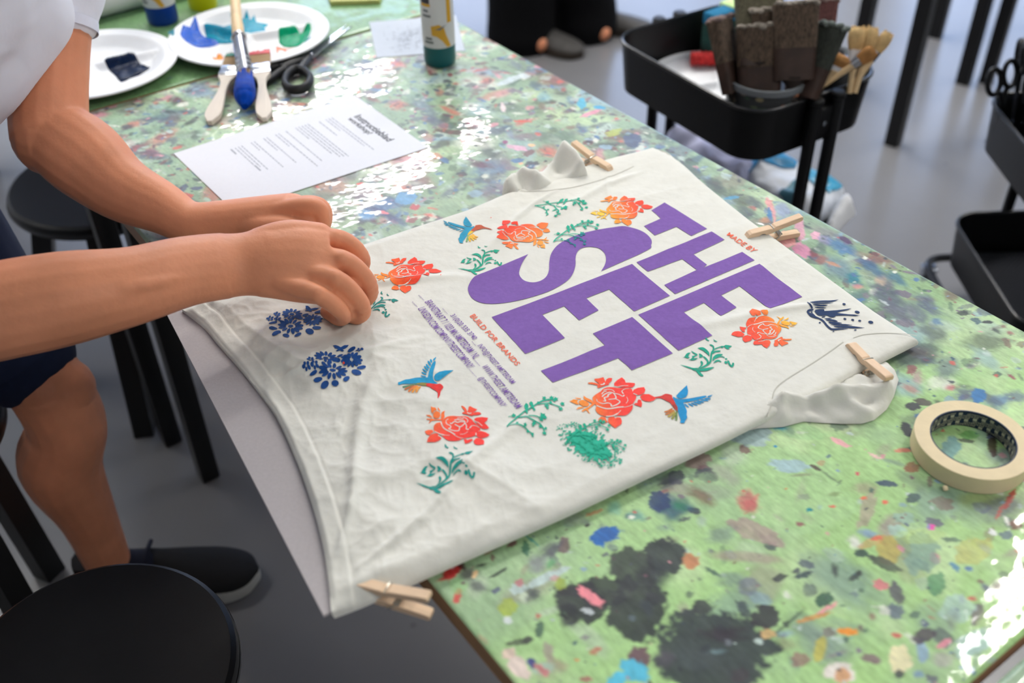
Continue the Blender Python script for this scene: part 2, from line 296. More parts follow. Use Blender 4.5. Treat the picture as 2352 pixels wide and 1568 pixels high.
# ------------------------------------------------------------------ tables
E1 = np.array([.58, -.8146]); E1 /= np.linalg.norm(E1); E2 = np.array([-E1[1], E1[0]]); TO = np.array([-.693, 1.425]); TL, TW = 1.40, .705
TRZ = math.atan2(E1[1], E1[0])
def st(p): d = np.asarray(p)-TO; return d@E1, d@E2
c6 = lambda x, y: (1500+x/2.2793, 880+y/2.2793, 1/2.2793)
c5 = lambda x, y: (700+x/2.94, 1100+y/2.94, 1/2.94)
c2 = lambda x, y: (750+x/2.8, y/2.8, 1/2.8)
cR = lambda x, y: (1350+x/2.904, 420+y/2.904, 1/2.904)
STAINS_AND_GLARE = [(c6, [
 (640,560,420,260,0,(176,214,156),.5,'b'),(300,560,200,60,8,(150,165,140),.6,'s'),
 (60,900,105,105,0,(46,52,58),.97,'b'),(10,1010,130,100,0,(48,54,60),.9,'s'),(330,1390,330,215,0,(50,58,63),.97,'b'),(250,1170,50,42,0,(55,60,62),.95,'b'),(590,1225,75,65,0,(52,52,58),.97,'b'),
 (380,1310,150,50,0,(48,40,50),.8,'s'),(200,1450,180,60,8,(72,82,84),.6,'s'),(60,1440,70,80,0,(85,80,90),.7,'s'),(330,1405,60,18,-5,(110,135,140),.8,'s'),
 (70,520,85,48,-20,(62,64,78),.9,'s'),(105,650,125,75,0,(25,85,110),.9,'s'),(30,620,60,55,0,(22,55,105),.95,'b'),(140,640,60,40,20,(30,115,85),.85,'s'),(120,490,50,40,0,(70,72,86),.9,'b'),
 (250,590,105,42,25,(112,84,64),.85,'s'),(495,610,70,72,0,(205,100,105),.8,'s'),(500,640,45,30,0,(205,90,95),.7,'b'),
 (540,780,160,50,22,(172,150,142),.85,'b'),(480,910,220,36,5,(168,150,138),.7,'s'),(350,790,110,60,0,(100,110,125),.6,'s'),(420,1030,120,50,0,(110,125,135),.6,'s'),(500,1060,60,50,0,(115,120,135),.7,'b'),
 (480,260,170,62,5,(168,192,196),.9,'b'),(710,430,110,36,5,(166,196,205),.9,'b'),(230,390,70,55,0,(146,112,116),.8,'b'),(380,480,130,50,40,(160,155,150),.6,'s'),(760,250,150,40,8,(150,200,140),.5,'b'),
 (1120,660,36,110,18,(170,162,138),.9,'b'),(1110,550,75,40,0,(165,155,130),.7,'s'),
 (1400,890,95,105,0,(125,158,142),.85,'b'),(1285,860,65,60,0,(135,155,118),.8,'b'),(1480,1050,52,65,0,(82,144,98),.9,'b'),(1235,870,62,75,0,(182,166,84),.9,'b'),(1150,830,70,25,-20,(205,150,85),.7,'b'),
 (1060,1010,40,20,-30,(56,66,62),.95,'b'),(1215,945,95,26,22,(72,82,68),.9,'b'),(1090,890,38,22,0,(46,72,66),.95,'b'),(800,945,45,22,25,(90,100,115),.9,'b'),(790,1003,46,18,-15,(60,78,82),.95,'b'),(900,1130,50,36,-30,(60,98,78),.95,'b'),(1275,1100,34,65,-20,(80,74,90),.9,'b'),(820,1080,40,36,0,(100,115,110),.8,'b'),
 (980,310,60,15,24,(232,172,176),.97,'b'),(1160,380,36,9,25,(226,188,182),.95,'b'),(905,1180,66,12,-25,(238,168,168),.97,'b'),(1195,1055,42,30,10,(214,126,130),.95,'b'),(1525,1360,44,16,-35,(226,144,158),.95,'b'),
 (1020,1300,52,20,5,(240,152,48),.98,'b'),(195,930,46,42,15,(200,134,92),.95,'b'),(1170,812,30,14,-10,(218,110,82),.95,'b'),(840,1225,90,12,-15,(210,150,80),.9,'b'),(690,1270,150,14,-40,(70,90,72),.8,'s'),
 (820,662,17,12,0,(0,142,152),1,'b'),(640,330,12,9,0,(30,140,182),1,'b'),(1457,752,20,18,0,(236,84,176),1,'b'),(1443,752,9,16,0,(150,140,190),1,'b'),(920,382,14,11,0,(110,140,140),1,'b'),
 (1320,705,56,34,5,(152,184,164),.9,'b'),(1280,770,60,30,15,(170,205,190),.8,'b'),
 (1360,120,40,22,0,(52,46,62),.95,'b'),(1415,97,55,18,15,(76,58,64),.9,'b'),(1330,245,26,45,-25,(48,42,62),.95,'b'),(1225,525,55,18,5,(52,72,98),.95,'b'),(1360,600,42,25,-10,(62,84,88),.9,'b'),(850,440,34,10,28,(84,72,62),.95,'b'),(930,492,95,9,35,(84,104,84),.8,'s'),(780,480,70,10,-5,(140,140,115),.7,'s'),(1350,500,110,45,30,(110,130,105),.6,'s'),
 (1310,350,45,14,0,(212,124,104),.9,'b'),(1350,440,40,30,0,(150,80,70),.8,'b'),(1870,600,16,60,28,(184,70,62),.95,'b'),(1815,670,10,50,25,(190,90,75),.9,'b'),(1215,622,16,10,0,(222,110,84),1,'b'),(1100,600,18,9,-10,(222,120,84),1,'b'),(940,645,18,6,0,(222,120,96),1,'b'),(1070,472,12,10,0,(206,84,100),1,'b'),(700,550,10,6,0,(210,150,90),1,'b'),
 (985,1515,92,60,10,(236,228,218),.98,'b'),(990,1530,42,42,0,(216,164,118),.95,'b'),(1290,1440,60,80,0,(238,226,184),.9,'b'),  # the last, cream patch paints lamp glare on the tabletop
 (1680,880,100,70,-20,(188,184,98),.7,'b'),(1400,800,120,40,0,(178,205,120),.5,'b'),(875,1390,36,70,10,(192,184,84),.9,'b'),(1900,740,35,26,10,(124,84,64),.95,'b'),(1850,715,12,26,-30,(232,234,224),1,'b'),(1780,780,24,18,40,(232,236,232),1,'b'),(1850,795,40,22,0,(96,116,128),.9,'b'),
 (770,1450,52,40,0,(152,120,112),.9,'b'),(1140,1440,62,24,10,(122,96,104),.9,'b'),(1420,1320,62,40,-15,(72,62,72),.95,'b'),(925,1300,38,25,0,(124,124,114),.95,'b'),(600,1310,45,26,0,(214,180,124),.95,'b'),(700,1360,70,40,20,(150,150,120),.6,'s'),(1290,1520,26,24,0,(60,68,70),.95,'b'),(1390,1520,30,18,0,(120,150,180),.9,'b'),
 (1700,1210,30,60,15,(104,88,98),.9,'b'),(1600,1180,90,70,0,(176,204,204),.6,'b'),(1560,1250,50,60,0,(130,145,130),.7,'s'),(1580,960,36,14,40,(70,130,170),.9,'b'),(1700,1350,150,60,-30,(168,196,206),.7,'b'),(1800,1230,110,60,-10,(186,206,150),.6,'b'),(1520,1440,80,60,20,(176,160,170),.6,'s'),
 (1660,60,130,45,5,(92,102,128),.85,'s'),(1705,65,42,40,0,(52,122,182),.95,'b'),(1900,70,70,40,0,(100,120,140),.8,'s'),(1560,20,40,20,0,(200,110,120),.8,'s'),(1900,500,40,40,0,(150,140,110),.6,'s'),(1700,600,120,50,-10,(150,165,110),.6,'s'),
 (1560,330,50,60,0,(110,160,160),.9,'b'),(1775,310,28,70,-8,(60,38,34),.95,'b'),(1640,300,40,12,10,(70,78,66),.9,'b'),(1660,270,50,22,0,(96,170,84),.7,'b'),
 (660,225,50,30,10,(40,160,190),.85,'s'),(950,580,40,14,0,(120,140,90),.8,'s'),(790,595,30,18,0,(150,165,140),.8,'b')]),
 (c5, [(1000,620,72,44,-40,(196,46,46),.97,'b'),(960,660,80,20,-25,(200,60,58),.9,'s'),(1030,790,24,55,15,(204,60,56),.95,'b'),(1110,640,70,70,0,(80,70,76),.8,'s'),(1160,720,90,46,20,(92,98,98),.85,'s'),(1190,580,75,20,-10,(52,60,50),.9,'s'),(1310,630,75,14,-30,(62,74,64),.9,'b'),(1150,640,18,30,20,(228,192,142),.98,'b'),(1050,560,24,60,-30,(60,30,36),.85,'b'),
 (1670,470,110,56,-35,(84,86,98),.9,'s'),(1560,570,80,90,0,(132,134,144),.8,'s'),(1490,470,28,56,-10,(52,112,86),.9,'b'),(1530,410,70,8,40,(60,150,140),.8,'b'),(1640,660,160,34,-24,(192,212,208),.97,'b'),(1440,740,62,38,-10,(186,206,202),.95,'b'),(1450,700,30,28,0,(196,132,134),.95,'b'),(1690,670,40,20,0,(200,150,150),.8,'b'),(1670,570,50,40,0,(90,160,110),.8,'s'),
 (2030,375,105,50,-10,(12,98,178),.98,'b'),(1985,425,50,26,30,(12,98,178),.98,'b'),(1905,312,24,12,0,(36,36,40),1,'b'),
 (1850,830,180,140,0,(40,44,48),.97,'b'),(2000,760,170,120,0,(42,46,50),.95,'b'),(2200,600,150,150,-30,(44,50,52),.95,'b'),(2250,860,200,220,0,(46,52,54),.97,'b'),(1780,960,70,60,0,(44,48,50),.9,'s'),(1760,760,80,40,-20,(44,48,50),.9,'s'),(2100,620,70,40,0,(60,70,60),.85,'s'),
 (1370,860,60,62,20,(172,192,64),.85,'b'),(1370,950,30,28,0,(216,226,224),.98,'b'),(1480,800,36,36,-30,(200,215,190),.9,'b'),(1730,710,40,40,0,(160,180,50),.8,'b'),(1540,780,60,60,0,(76,84,86),.9,'s'),
 (1585,1010,28,60,10,(72,104,84),.95,'b'),(1450,1100,95,20,-10,(82,92,72),.9,'b'),(1500,1090,36,26,-30,(70,76,68),.95,'b'),(1440,1270,95,60,50,(238,218,208),.95,'b'),(1380,1175,46,36,-20,(224,200,184),.95,'b'),(1530,1240,28,40,-25,(62,62,134),.95,'b'),(1600,1290,64,26,40,(208,134,134),.95,'b'),(1645,1170,34,75,-10,(166,156,142),.9,'b'),(1720,1250,80,40,30,(170,160,130),.7,'s'),(1200,1080,60,20,40,(190,170,140),.7,'s'),
 (1930,790,108,36,38,(238,142,152),1,'b'),(1910,890,45,20,20,(196,204,206),.95,'b'),(2230,1290,110,66,30,(86,192,222),.97,'b'),(2120,1345,90,44,-25,(86,192,222),.97,'b'),(1840,1220,14,12,0,(220,150,90),1,'b'),(1900,1350,40,20,0,(170,100,100),.9,'b'),(2210,940,24,20,0,(90,105,112),.9,'b'),
 (1800,215,44,12,0,(132,92,102),.9,'b'),(1820,265,115,60,0,(152,168,142),.7,'s'),(1280,430,75,52,-20,(82,72,62),.85,'s'),(1390,370,70,36,-15,(74,78,66),.85,'s'),(1230,490,50,22,-20,(170,100,80),.8,'s'),(1960,225,70,12,-20,(190,130,90),.8,'b'),(2090,200,60,60,0,(60,150,150),.5,'s'),(2240,250,80,50,0,(50,130,150),.6,'s'),(1700,590,30,30,0,(150,150,130),.6,'b'),(1040,720,60,50,0,(150,200,130),.6,'b')]),
 (c2, [(360,1330,190,70,-18,(78,118,170),.85,'s'),(510,1270,70,44,-20,(104,164,210),.95,'b'),(250,1380,60,36,0,(90,150,200),.9,'s'),(380,1380,150,36,25,(62,72,118),.9,'s'),(570,1330,32,20,0,(194,84,94),.95,'b'),(368,1366,28,10,15,(232,130,142),1,'b'),(560,1140,17,15,0,(236,104,104),1,'b'),(220,1182,24,10,0,(232,96,90),1,'b'),(390,1160,16,14,0,(230,130,150),1,'b'),(380,1190,62,40,0,(92,154,112),.8,'s'),(230,1240,120,46,-8,(132,112,122),.85,'s'),(330,1270,36,14,-20,(190,60,60),.9,'b'),
 (270,430,140,60,5,(90,94,116),.9,'s'),(1640,665,30,34,0,(72,176,206),.97,'b'),(1755,690,46,11,5,(62,162,202),.97,'b'),(1700,728,75,13,-20,(224,152,172),.95,'b'),(1250,778,48,8,0,(208,88,68),.97,'b'),(1965,905,58,42,0,(72,88,122),.95,'b'),(1850,850,56,22,-15,(176,188,88),.9,'b'),(1190,510,110,18,-20,(204,218,220),.95,'b'),(1270,488,40,18,0,(210,222,224),.9,'b'),(820,850,130,15,5,(92,74,74),.9,'b'),(620,690,150,40,38,(122,142,152),.8,'s'),(700,780,120,40,15,(96,106,130),.8,'s'),(940,790,70,26,5,(140,60,90),.8,'s'),(1135,690,16,36,-10,(232,214,214),.95,'b'),(1230,950,70,18,10,(224,178,200),.95,'b'),(1300,985,40,18,-20,(120,80,84),.9,'b'),(980,1060,100,30,10,(100,60,80),.85,'s'),(1150,912,18,12,0,(140,80,120),1,'b'),(1250,1050,14,8,0,(236,180,140),1,'b'),(1320,935,24,10,0,(236,196,150),1,'b'),(950,240,70,50,0,(170,200,180),.6,'b'),(1650,830,50,30,0,(80,110,150),.8,'s'),(860,1440,60,50,0,(120,130,140),.6,'s'),(650,880,60,40,0,(176,130,120),.7,'s'),(740,930,90,30,-20,(100,110,105),.8,'s'),(300,640,70,20,10,(130,60,60),.7,'s'),(1400,620,60,40,0,(120,180,200),.6,'s'),(760,760,40,30,0,(60,70,80),.8,'s'),(1000,900,60,40,0,(60,70,60),.7,'s')]),
 (cR, [(1215,150,22,55,-25,(232,164,160),.97,'b'),(1245,215,12,50,-5,(232,164,160),.97,'b'),(1300,185,75,62,30,(152,166,194),.9,'s'),(1412,300,32,90,-12,(218,160,176),.95,'b'),(1330,375,62,52,30,(228,160,162),.97,'b'),(1430,445,66,44,30,(218,142,172),.97,'b'),(1213,212,16,46,-10,(62,132,186),.97,'b'),(1520,350,34,28,20,(228,170,190),.95,'b'),(1580,380,60,36,20,(150,140,180),.8,'s'),(1700,430,130,56,28,(70,120,170),.85,'s'),(1650,560,150,76,30,(112,142,152),.8,'s'),(1775,640,80,50,10,(22,122,142),.92,'s'),(1880,600,76,56,30,(168,182,142),.8,'s'),(1560,510,60,40,20,(150,90,80),.8,'s'),(1640,540,60,16,20,(214,150,110),.8,'s'),(1800,690,50,20,10,(220,150,140),.8,'s'),(2000,760,200,90,32,(84,90,112),.85,'s'),(2170,860,160,76,32,(98,104,122),.85,'s'),(1000,100,110,60,30,(82,96,72),.85,'s'),(880,50,110,44,30,(96,116,86),.85,'s'),(1060,190,120,50,30,(76,86,88),.85,'s'),(1720,380,50,16,30,(88,60,98),.95,'b'),(1550,440,50,50,0,(96,120,110),.8,'s'),(1180,245,50,26,0,(196,140,100),.8,'s'),(960,98,50,10,-8,(70,150,190),.9,'b'),(1380,330,30,30,0,(130,170,120),.8,'b'),(1950,650,50,40,20,(200,175,150),.8,'s'),(2060,640,100,40,32,(60,110,140),.8,'s'),(2200,1300,60,60,0,(180,140,150),.7,'s'),(2120,1180,100,60,20,(90,110,100),.7,'s'),(850,20,120,50,30,(70,84,80),.9,'s'),(1120,140,110,40,30,(80,90,96),.9,'s'),(1880,560,140,50,30,(60,104,140),.85,'s'),(2250,800,150,60,30,(92,100,124),.9,'s'),(2050,860,140,60,30,(104,106,122),.85,'s'),(2300,1000,120,70,20,(100,112,110),.8,'s'),(700,-80,110,50,30,(90,108,100),.85,'s'),(520,-170,100,46,30,(110,120,122),.8,'s'),(1980,800,40,9,30,(190,200,200),.9,'b'),(1500,480,40,26,20,(140,60,60),.8,'s')]),
]
PAL = [(112,82,92),(96,106,128),(72,78,88),(174,198,178),(86,124,168),(216,152,162),(120,86,84),(226,230,216),(64,74,82),(130,120,132),(150,96,96),(84,112,96),(60,90,110),(190,208,200),(206,104,92),(104,110,118),(52,56,62),(140,170,190)]
PALS = [(120, 136, 140), (158, 160, 132), (128, 156, 140), (104, 110, 116), (160, 146, 140), (186, 206, 176)]
def paint_top(L, Wd, step, base_a, base_b, manual, nrand, nbig, dirt, seed):
    ns, ntt = int(round(L/step))+1, int(round(Wd/step))+1
    s1 = np.linspace(0, L, ns); t1 = np.linspace(0, Wd, ntt); Sg, Tg = np.meshgrid(s1, t1, indexing='ij')
    k = sstep(.3, .7, fbm(Sg*7, Tg*7, seed, 5))[..., None]; g = sstep(.55, .95, Sg/L)[..., None]
    img = (s2l(base_a)*(1-g)+s2l(base_b)*g)*(1-.30*k*(1-g)-.10*k)
    k2 = sstep(.42, .68, fbm(Sg*11+3, Tg*11, seed+40, 5))[..., None]; k3 = sstep(.5, .75, fbm(Sg*16, Tg*16+5, seed+50, 5))[..., None]
    if manual: img = img*(1-.45*k2)+s2l((150, 176, 152))*.45*k2; img = img*(1-.5*k3)+s2l((206, 228, 178))*.5*k3
    rng = np.random.RandomState(seed)
    def put(c, a, b, col, al, kind, sd):
        ext = np.abs(a)+np.abs(b)
        i0, i1 = np.searchsorted(s1, [c[0]-ext[0]*1.6, c[0]+ext[0]*1.6]); j0, j1 = np.searchsorted(t1, [c[1]-ext[1]*1.6, c[1]+ext[1]*1.6])
        if i1-i0 < 1 or j1-j0 < 1: return
        x = Sg[i0:i1, j0:j1]; y = Tg[i0:i1, j0:j1]
        try: Mi = np.linalg.inv(np.array([a, b]).T)
        except Exception: return
        p = Mi[0, 0]*(x-c[0])+Mi[0, 1]*(y-c[1]); q = Mi[1, 0]*(x-c[0])+Mi[1, 1]*(y-c[1]); d = np.hypot(p, q)
        if kind == 'b':
            f = 1.6 if al < .9 else 1.1
            d = d+(fbm(p*2.2+sd, q*2.2-sd, sd, 4)-.5)*.75+(fbm(x*260, y*260, sd+5, 2)-.5)*.25
            m = sstep(1.06, .90, d)*al*(1-.25*(1-al)*8*(fbm(x*90, y*90, sd, 3)-.3).clip(0, 1))
        else:
            d = d+(fbm(p*1.7+sd, q*1.7, sd, 3)-.5)*.8
            st_ = fbm(p*1.6+sd, q*9+sd, sd+3, 3); fi = fbm(x*170, y*170, sd+9, 3)
            m = sstep(1.15, .3, d)*al*sstep(.22, .52, .5*st_+.5*fi+.22*(1-d))
        m = m.clip(0, 1)[..., None]; cc = s2l(col)*(1+.18*(fbm(x*120, y*120, sd+2, 2)-.5))[..., None]
        img[i0:i1, j0:j1] = img[i0:i1, j0:j1]*(1-m)+cc*m
    for i in range(nbig):
        s = rng.rand()*L; t = rng.rand()*Wd
        if rng.rand() > dirt(s, t): continue
        r = .008+.034*rng.rand()**2; e = r*(.2+.6*rng.rand()); an = rng.rand()*3.14
        put((s, t), np.array([math.cos(an), math.sin(an)])*r, np.array([-math.sin(an), math.cos(an)])*e, (PAL if s < .85 or t > .52 else PALS)[rng.randint(6 if not (s < .85 or t > .52) else len(PAL))], .4+.45*rng.rand(), 's', i*7+seed)
    for i in range(nrand):
        s = rng.rand()*L; t = rng.rand()*Wd
        if rng.rand() > .15+.85*dirt(s, t): continue
        r = .0012+.010*rng.rand()**3.4; e = r*(.25+.7*rng.rand()); an = rng.rand()*3.14
        put((s, t), np.array([math.cos(an), math.sin(an)])*r, np.array([-math.sin(an), math.cos(an)])*e, PAL[rng.randint(len(PAL))], .6+.4*rng.rand(), 'b' if rng.rand() < .65 else 's', i*5+seed+1)
    if manual:
        for fn, lst in STAINS_AND_GLARE:
            for i, (x, y, rx, ry, an, col, al, kind) in enumerate(lst):
                u, v, sc = fn(x, y); c = np.array(st(P2(u, v))); ca, sa = math.cos(math.radians(an)), math.sin(math.radians(an))
                a = np.array(st(P2(u+rx*sc*ca, v+rx*sc*sa)))-c; b = np.array(st(P2(u-ry*sc*sa, v+ry*sc*ca)))-c
                put(c, a, b, col, al, kind, int(x*3+y)+i)
        for i in range(700):
            s = rng.rand()*L; t = rng.rand()*Wd; r = .0008+.0022*rng.rand()**2; an = rng.rand()*3
            put((s, t), np.array([math.cos(an), math.sin(an)])*r*1.4, np.array([-math.sin(an), math.cos(an)])*r, PAL[rng.randint(len(PAL))], .95, 'b', i+900)
    return Sg, Tg, img.clip(0, 1)
def table_mat(name, rough=.42, bump=.0010):
    m = mat(name, (200, 200, 200), rough=rough, spec=.4, noise=.2, nscale=170, bump=bump*1.7, bscale=34, attr='Col', coat=.5, stretch=(.55, 1.3, 1))
    b = m.node_tree.nodes['Principled BSDF']; b.inputs['Coat Roughness'].default_value = .045
    return m
wood = mat('plywood_edge', (168, 128, 90), rough=.5, noise=.3, nscale=14, stretch=(1, 1, 14), bump=.0004)
steel = mat('black_steel', (14, 14, 16), rough=.42, noise=.1, nscale=30)
def table(name, label, loc, L, Wd, step, paint, legs, m):
    t = thing(name, label, 'table', (*loc, 0), TRZ)
    Sg, Tg, img = paint; ns, nn = Sg.shape; me = bpy.data.meshes.new('tabletop'); r = .003
    Z = np.full_like(Sg, T); eb = np.minimum(np.minimum(Sg, L-Sg), np.minimum(Tg, Wd-Tg)); Z -= .0015*sstep(.003, 0, eb)
    Z += .00035*(fbm(Sg*60, Tg*60, 3, 3)-.5)
    V = np.stack([Sg, Tg, Z], -1).reshape(-1, 3); idx = np.arange(ns*nn).reshape(ns, nn)
    Q = np.stack([idx[:-1, :-1], idx[1:, :-1], idx[1:, 1:], idx[:-1, 1:]], -1).reshape(-1, 4)
    ring = list(idx[:, 0])+list(idx[-1, 1:])+list(idx[-2::-1, -1])+list(idx[0, -2:0:-1]); b = len(V); nr = len(ring)
    low = V[ring].copy(); low[:, 2] = T-.024; V = np.vstack([V, low]); cols = np.vstack([img.reshape(-1, 3), img.reshape(-1, 3)[ring]])
    i = np.arange(nr); j = (i+1) % nr; ring = np.array(ring)
    Q2 = np.stack([ring[i], b+i, b+j, ring[j]], -1); A = np.vstack([Q, Q2])
    me.vertices.add(len(V)); me.vertices.foreach_set('co', V.ravel().astype(np.float32))
    me.loops.add(A.size+nr); me.loops.foreach_set('vertex_index', np.r_[A.ravel(), b+np.arange(nr)[::-1]].astype(np.int32))
    me.polygons.add(len(A)+1); me.polygons.foreach_set('loop_start', np.r_[np.arange(len(A))*4, A.size].astype(np.int32))
    me.materials.append(m); me.materials.append(wood)
    me.update(calc_edges=True)
    me.polygons.foreach_set('material_index', np.r_[np.zeros(len(Q)), np.ones(len(Q2)+1)].astype(np.int32))
    sm = np.r_[np.ones(len(Q)), np.zeros(len(Q2)+1)].astype(bool); me.polygons.foreach_set('use_smooth', sm)
    ca = me.color_attributes.new('Col', 'FLOAT_COLOR', 'POINT'); ca.data.foreach_set('color', np.c_[cols, np.ones(len(cols))].ravel().astype(np.float32))
    me.validate(); o = bpy.data.objects.new('tabletop', me); C.objects.link(o); o.parent = t
    fr = MB(); q = .05
    for y in (q, Wd-q): fr.box((L/2, y, T-.05), (L-2*q, .03, .05))
    for x in (q, L-q): fr.box((x, Wd/2, T-.05), (.03, Wd-2*q, .05))
    fr.obj('frame', steel, t, smooth=False)
    for (x, y) in legs: MB().box((x, y, (T-.026)/2), (.035, .035, T-.028), bev=.003).obj('leg', steel, t)
    return t
lg = [(.045, .045), (TL-.045, .045), (.045, TW-.045), (TL-.045, TW-.045)]
d_main = lambda s, t: .22+.85*sstep(1.0, .6, s)+.8*sstep(.46, .6, t)*sstep(1.35, 1.0, s)
lgm = [(.10, .06)]+lg[1:]; lgf = [lg[0], (TL-.03, .04)]+lg[2:]
main_table = table('work_table', 'paint-splattered work table with green top under the cream shirt', TO, TL, TW, .0016,
    paint_top(TL, TW, .0016, (158, 188, 154), (176, 218, 142), True, 7000, 1700, d_main, 11), lgm, table_mat('painted_tabletop'))
o2 = TO-E1*(TL+.005)
far_table = table('work_table', 'plain green work table holding the paper plates and paint bottles', o2, TL, TW, .005,
    paint_top(TL, TW, .005, (118, 160, 108), (118, 160, 108), False, 160, 30, lambda s, t: .35, 23), lgf, table_mat('green_tabletop', .4, .0012))
o3 = TO+E1*(TL+.012)
near_table = table('work_table', 'pale green work table beyond the dark gap near the masking tape', o3, TL, TW, .006,
    paint_top(TL, TW, .006, (186, 216, 178), (186, 216, 178), False, 120, 30, lambda s, t: .4, 31), lg, MATS['green_tabletop'])
# ------------------------------------------------------------------ cardboard and shirt
ZB = T+.0085                                   # underside of the board: it rests on the lower jaws of the pegs
ZBT = ZB+.0028
ZS = ZBT+.0022                                 # cloth
BC = [P2(743, 1413, ZBT), P2(378, 712, ZBT), P2(1498, 346, ZBT), P2(2096, 781, ZBT)]   # front-left, back-left, back-right, front-right
BC = [np.array(p) for p in BC]
bd = thing('cardboard_sheet', 'grey cardboard sheet stretched inside the cream shirt, overhanging the table edge', 'cardboard', (*BC[0], ZB))
MB().prism([tuple(p) for p in BC], ZB, ZBT).obj('sheet', mat('grey_cardboard', (186, 180, 182), rough=.85, noise=.05, nscale=300, bump=.0001, bscale=400), bd, off=(*BC[0], ZB), smooth=False)
ba = (BC[3]-BC[0]); BL = np.linalg.norm(ba); ba /= BL; bb = np.array([-ba[1], ba[0]]); BW = (BC[1]-BC[0])@bb
def bco(x, y):
    dx = x-BC[0][0]; dy = y-BC[0][1]; return dx*ba[0]+dy*ba[1], dx*bb[0]+dy*bb[1]
def pxs(l, z=ZS): return [tuple(P2(u, v, z)) for u, v in l]
hem = pxs([(762, 1408), (754, 1330), (742, 1255), (720, 1170), (690, 1082), (657, 1003), (637, 962), (630, 950), (612, 925), (560, 858), (500, 790), (468, 752), (418, 712)])
top = pxs([(418, 712), (620, 628), (840, 556), (950, 519), (1070, 480), (1165, 440), (1250, 416), (1350, 376), (1500, 335)])
rgt = pxs([(1500, 335), (1548, 358), (1630, 428), (1720, 500), (1800, 558), (1900, 632), (2010, 712), (2112, 778)])
bot = pxs([(762, 1408), (840, 1378), (985, 1313), (1100, 1262), (1300, 1175), (1500, 1081), (1640, 1016), (1740, 966), (1850, 912), (1950, 860), (2112, 778)])
def samp(c, t):
    c = np.array(c); c = crom(c, 6) if len(c) < 14 else c; d = np.r_[0, np.cumsum(np.linalg.norm(np.diff(c, axis=0), axis=1))]; d /= d[-1]
    return np.stack([np.interp(t, d, c[:, 0]), np.interp(t, d, c[:, 1])], -1)
def ridged(x, y, sd, o=3):
    t = 0; a = .55; s = 0
    for i in range(o):
        n = vnoise(x*2**i+3*i, y*2**i, sd+i); t = t+a*(1-np.abs(2*n-1))**2.2; s += a; a *= .5
    return t/s
def wrinkle(x, y):
    a, b = bco(x, y)
    wx = x+.03*fbm(x*9, y*9, 5, 2); wy = y+.03*fbm(x*9+5, y*9, 6, 2)
    hemz = sstep(.36, .06, a)
    ca, sa = math.cos(.55), math.sin(.55)
    p = (a*ca+b*sa); q = (-a*sa+b*ca)
    h = .0085*hemz*ridged(p*13+wx*3, q*6+wy*2, 41, 2)+.0052*hemz*ridged(p*7+wy*4, q*17+wx*3, 51, 2)
    h = h+.0060*hemz*sstep(.4, .75, fbm(p*14, q*7, 61, 2))*sstep(.02, .06, b)
    h = h+.0026*hemz*ridged(wx*30+wy*6, wy*27-wx*5, 111, 2)+.0012*hemz*ridged(wx*58, wy*52, 121, 2)
    h = h+.0016*ridged(a*6+wx*2, b*13+wy*2, 71, 2)+.0006*fbm(a*40, b*40, 81, 2)
    # long soft folds fanning from the pegged corners
    for (fx, fy, tx, ty, w_, am) in ((.02, .03, .20, .30, .012, .004), (.03, .02, .33, .13, .010, .0025), (.01, .06, .08, .36, .010, .004), (.64, .44, .42, .40, .012, .002), (.52, .46, .30, .36, .010, .0022), (.13, .44, .36, .33, .010, .0026), (.05, .30, .28, .26, .009, .002), (.66, .08, .45, .16, .012, .0018), (.60, .46, .52, .30, .01, .0016)):
        e = np.array([tx-fx, ty-fy]); L = np.linalg.norm(e); e /= L
        s = (a-fx)*e[0]+(b-fy)*e[1]; dd = -(a-fx)*e[1]+(b-fy)*e[0]+.006*np.sin(s*25)
        h = h+1.5*am*np.exp(-(dd/(.62*w_*(.5+s/L).clip(.5, 2)))**2)*sstep(-.02, .05, s)*sstep(L, L*.55, s)
    return h*(.40+.60*sstep(.0, .05, seg_dist(hem, x, y, False)))
def edge_d(x, y): 
    d = np.minimum(np.minimum(seg_dist(top, x, y, False), seg_dist(rgt, x, y, False)), seg_dist(bot, x, y, False)); return d
def shirt_z(x, y, d=None):
    x = np.asarray(x, float); y = np.asarray(y, float)
    if d is None: d = edge_d(x, y)
    k = sstep(.0, .018, d)
    return ZS+wrinkle(x, y)*k-.0042*(1-np.sqrt(np.clip(1-(1-np.clip(d/.007, 0, 1))**2, 0, 1)))
cl = mat('cream_jersey', (227, 226, 217), rough=.9, noise=.035, nscale=60, bump=.0007, bscale=90, sheen=.15)
_n = cl.node_tree; _b = _n.nodes['Principled BSDF']            # fine crumple folds in the jersey
_tc = _n.nodes.new('ShaderNodeTexCoord'); _nz = _n.nodes.new('ShaderNodeTexNoise'); _nz.inputs['Scale'].default_value = 16; _nz.inputs['Detail'].default_value = 3; _nz.inputs['Distortion'].default_value = .25
_n.links.new(_tc.outputs['Object'], _nz.inputs['Vector']); _bp = _n.nodes.new('ShaderNodeBump'); _bp.inputs['Strength'].default_value = 1; _bp.inputs['Distance'].default_value = .0026
_n.links.new(_nz.outputs['Fac'], _bp.inputs['Height']); _old = _b.inputs['Normal'].links[0].from_node; _n.links.new(_bp.outputs['Normal'], _old.inputs['Normal'])
SO = np.array([*P2(1250, 850, ZS), ZS])
shirt = thing('t_shirt', 'cream t-shirt with purple THE SET lettering and stamped flowers and birds', 'shirt', SO)
NU, NV = 470, 330
u = np.linspace(0, 1, NU); v = np.linspace(0, 1, NV); B_, T_, L_, R_ = samp(bot, u), samp(top, u), samp(hem, v), samp(rgt[::-1], v)
U, V = np.meshgrid(u, v, indexing='ij'); U = U[..., None]; V = V[..., None]
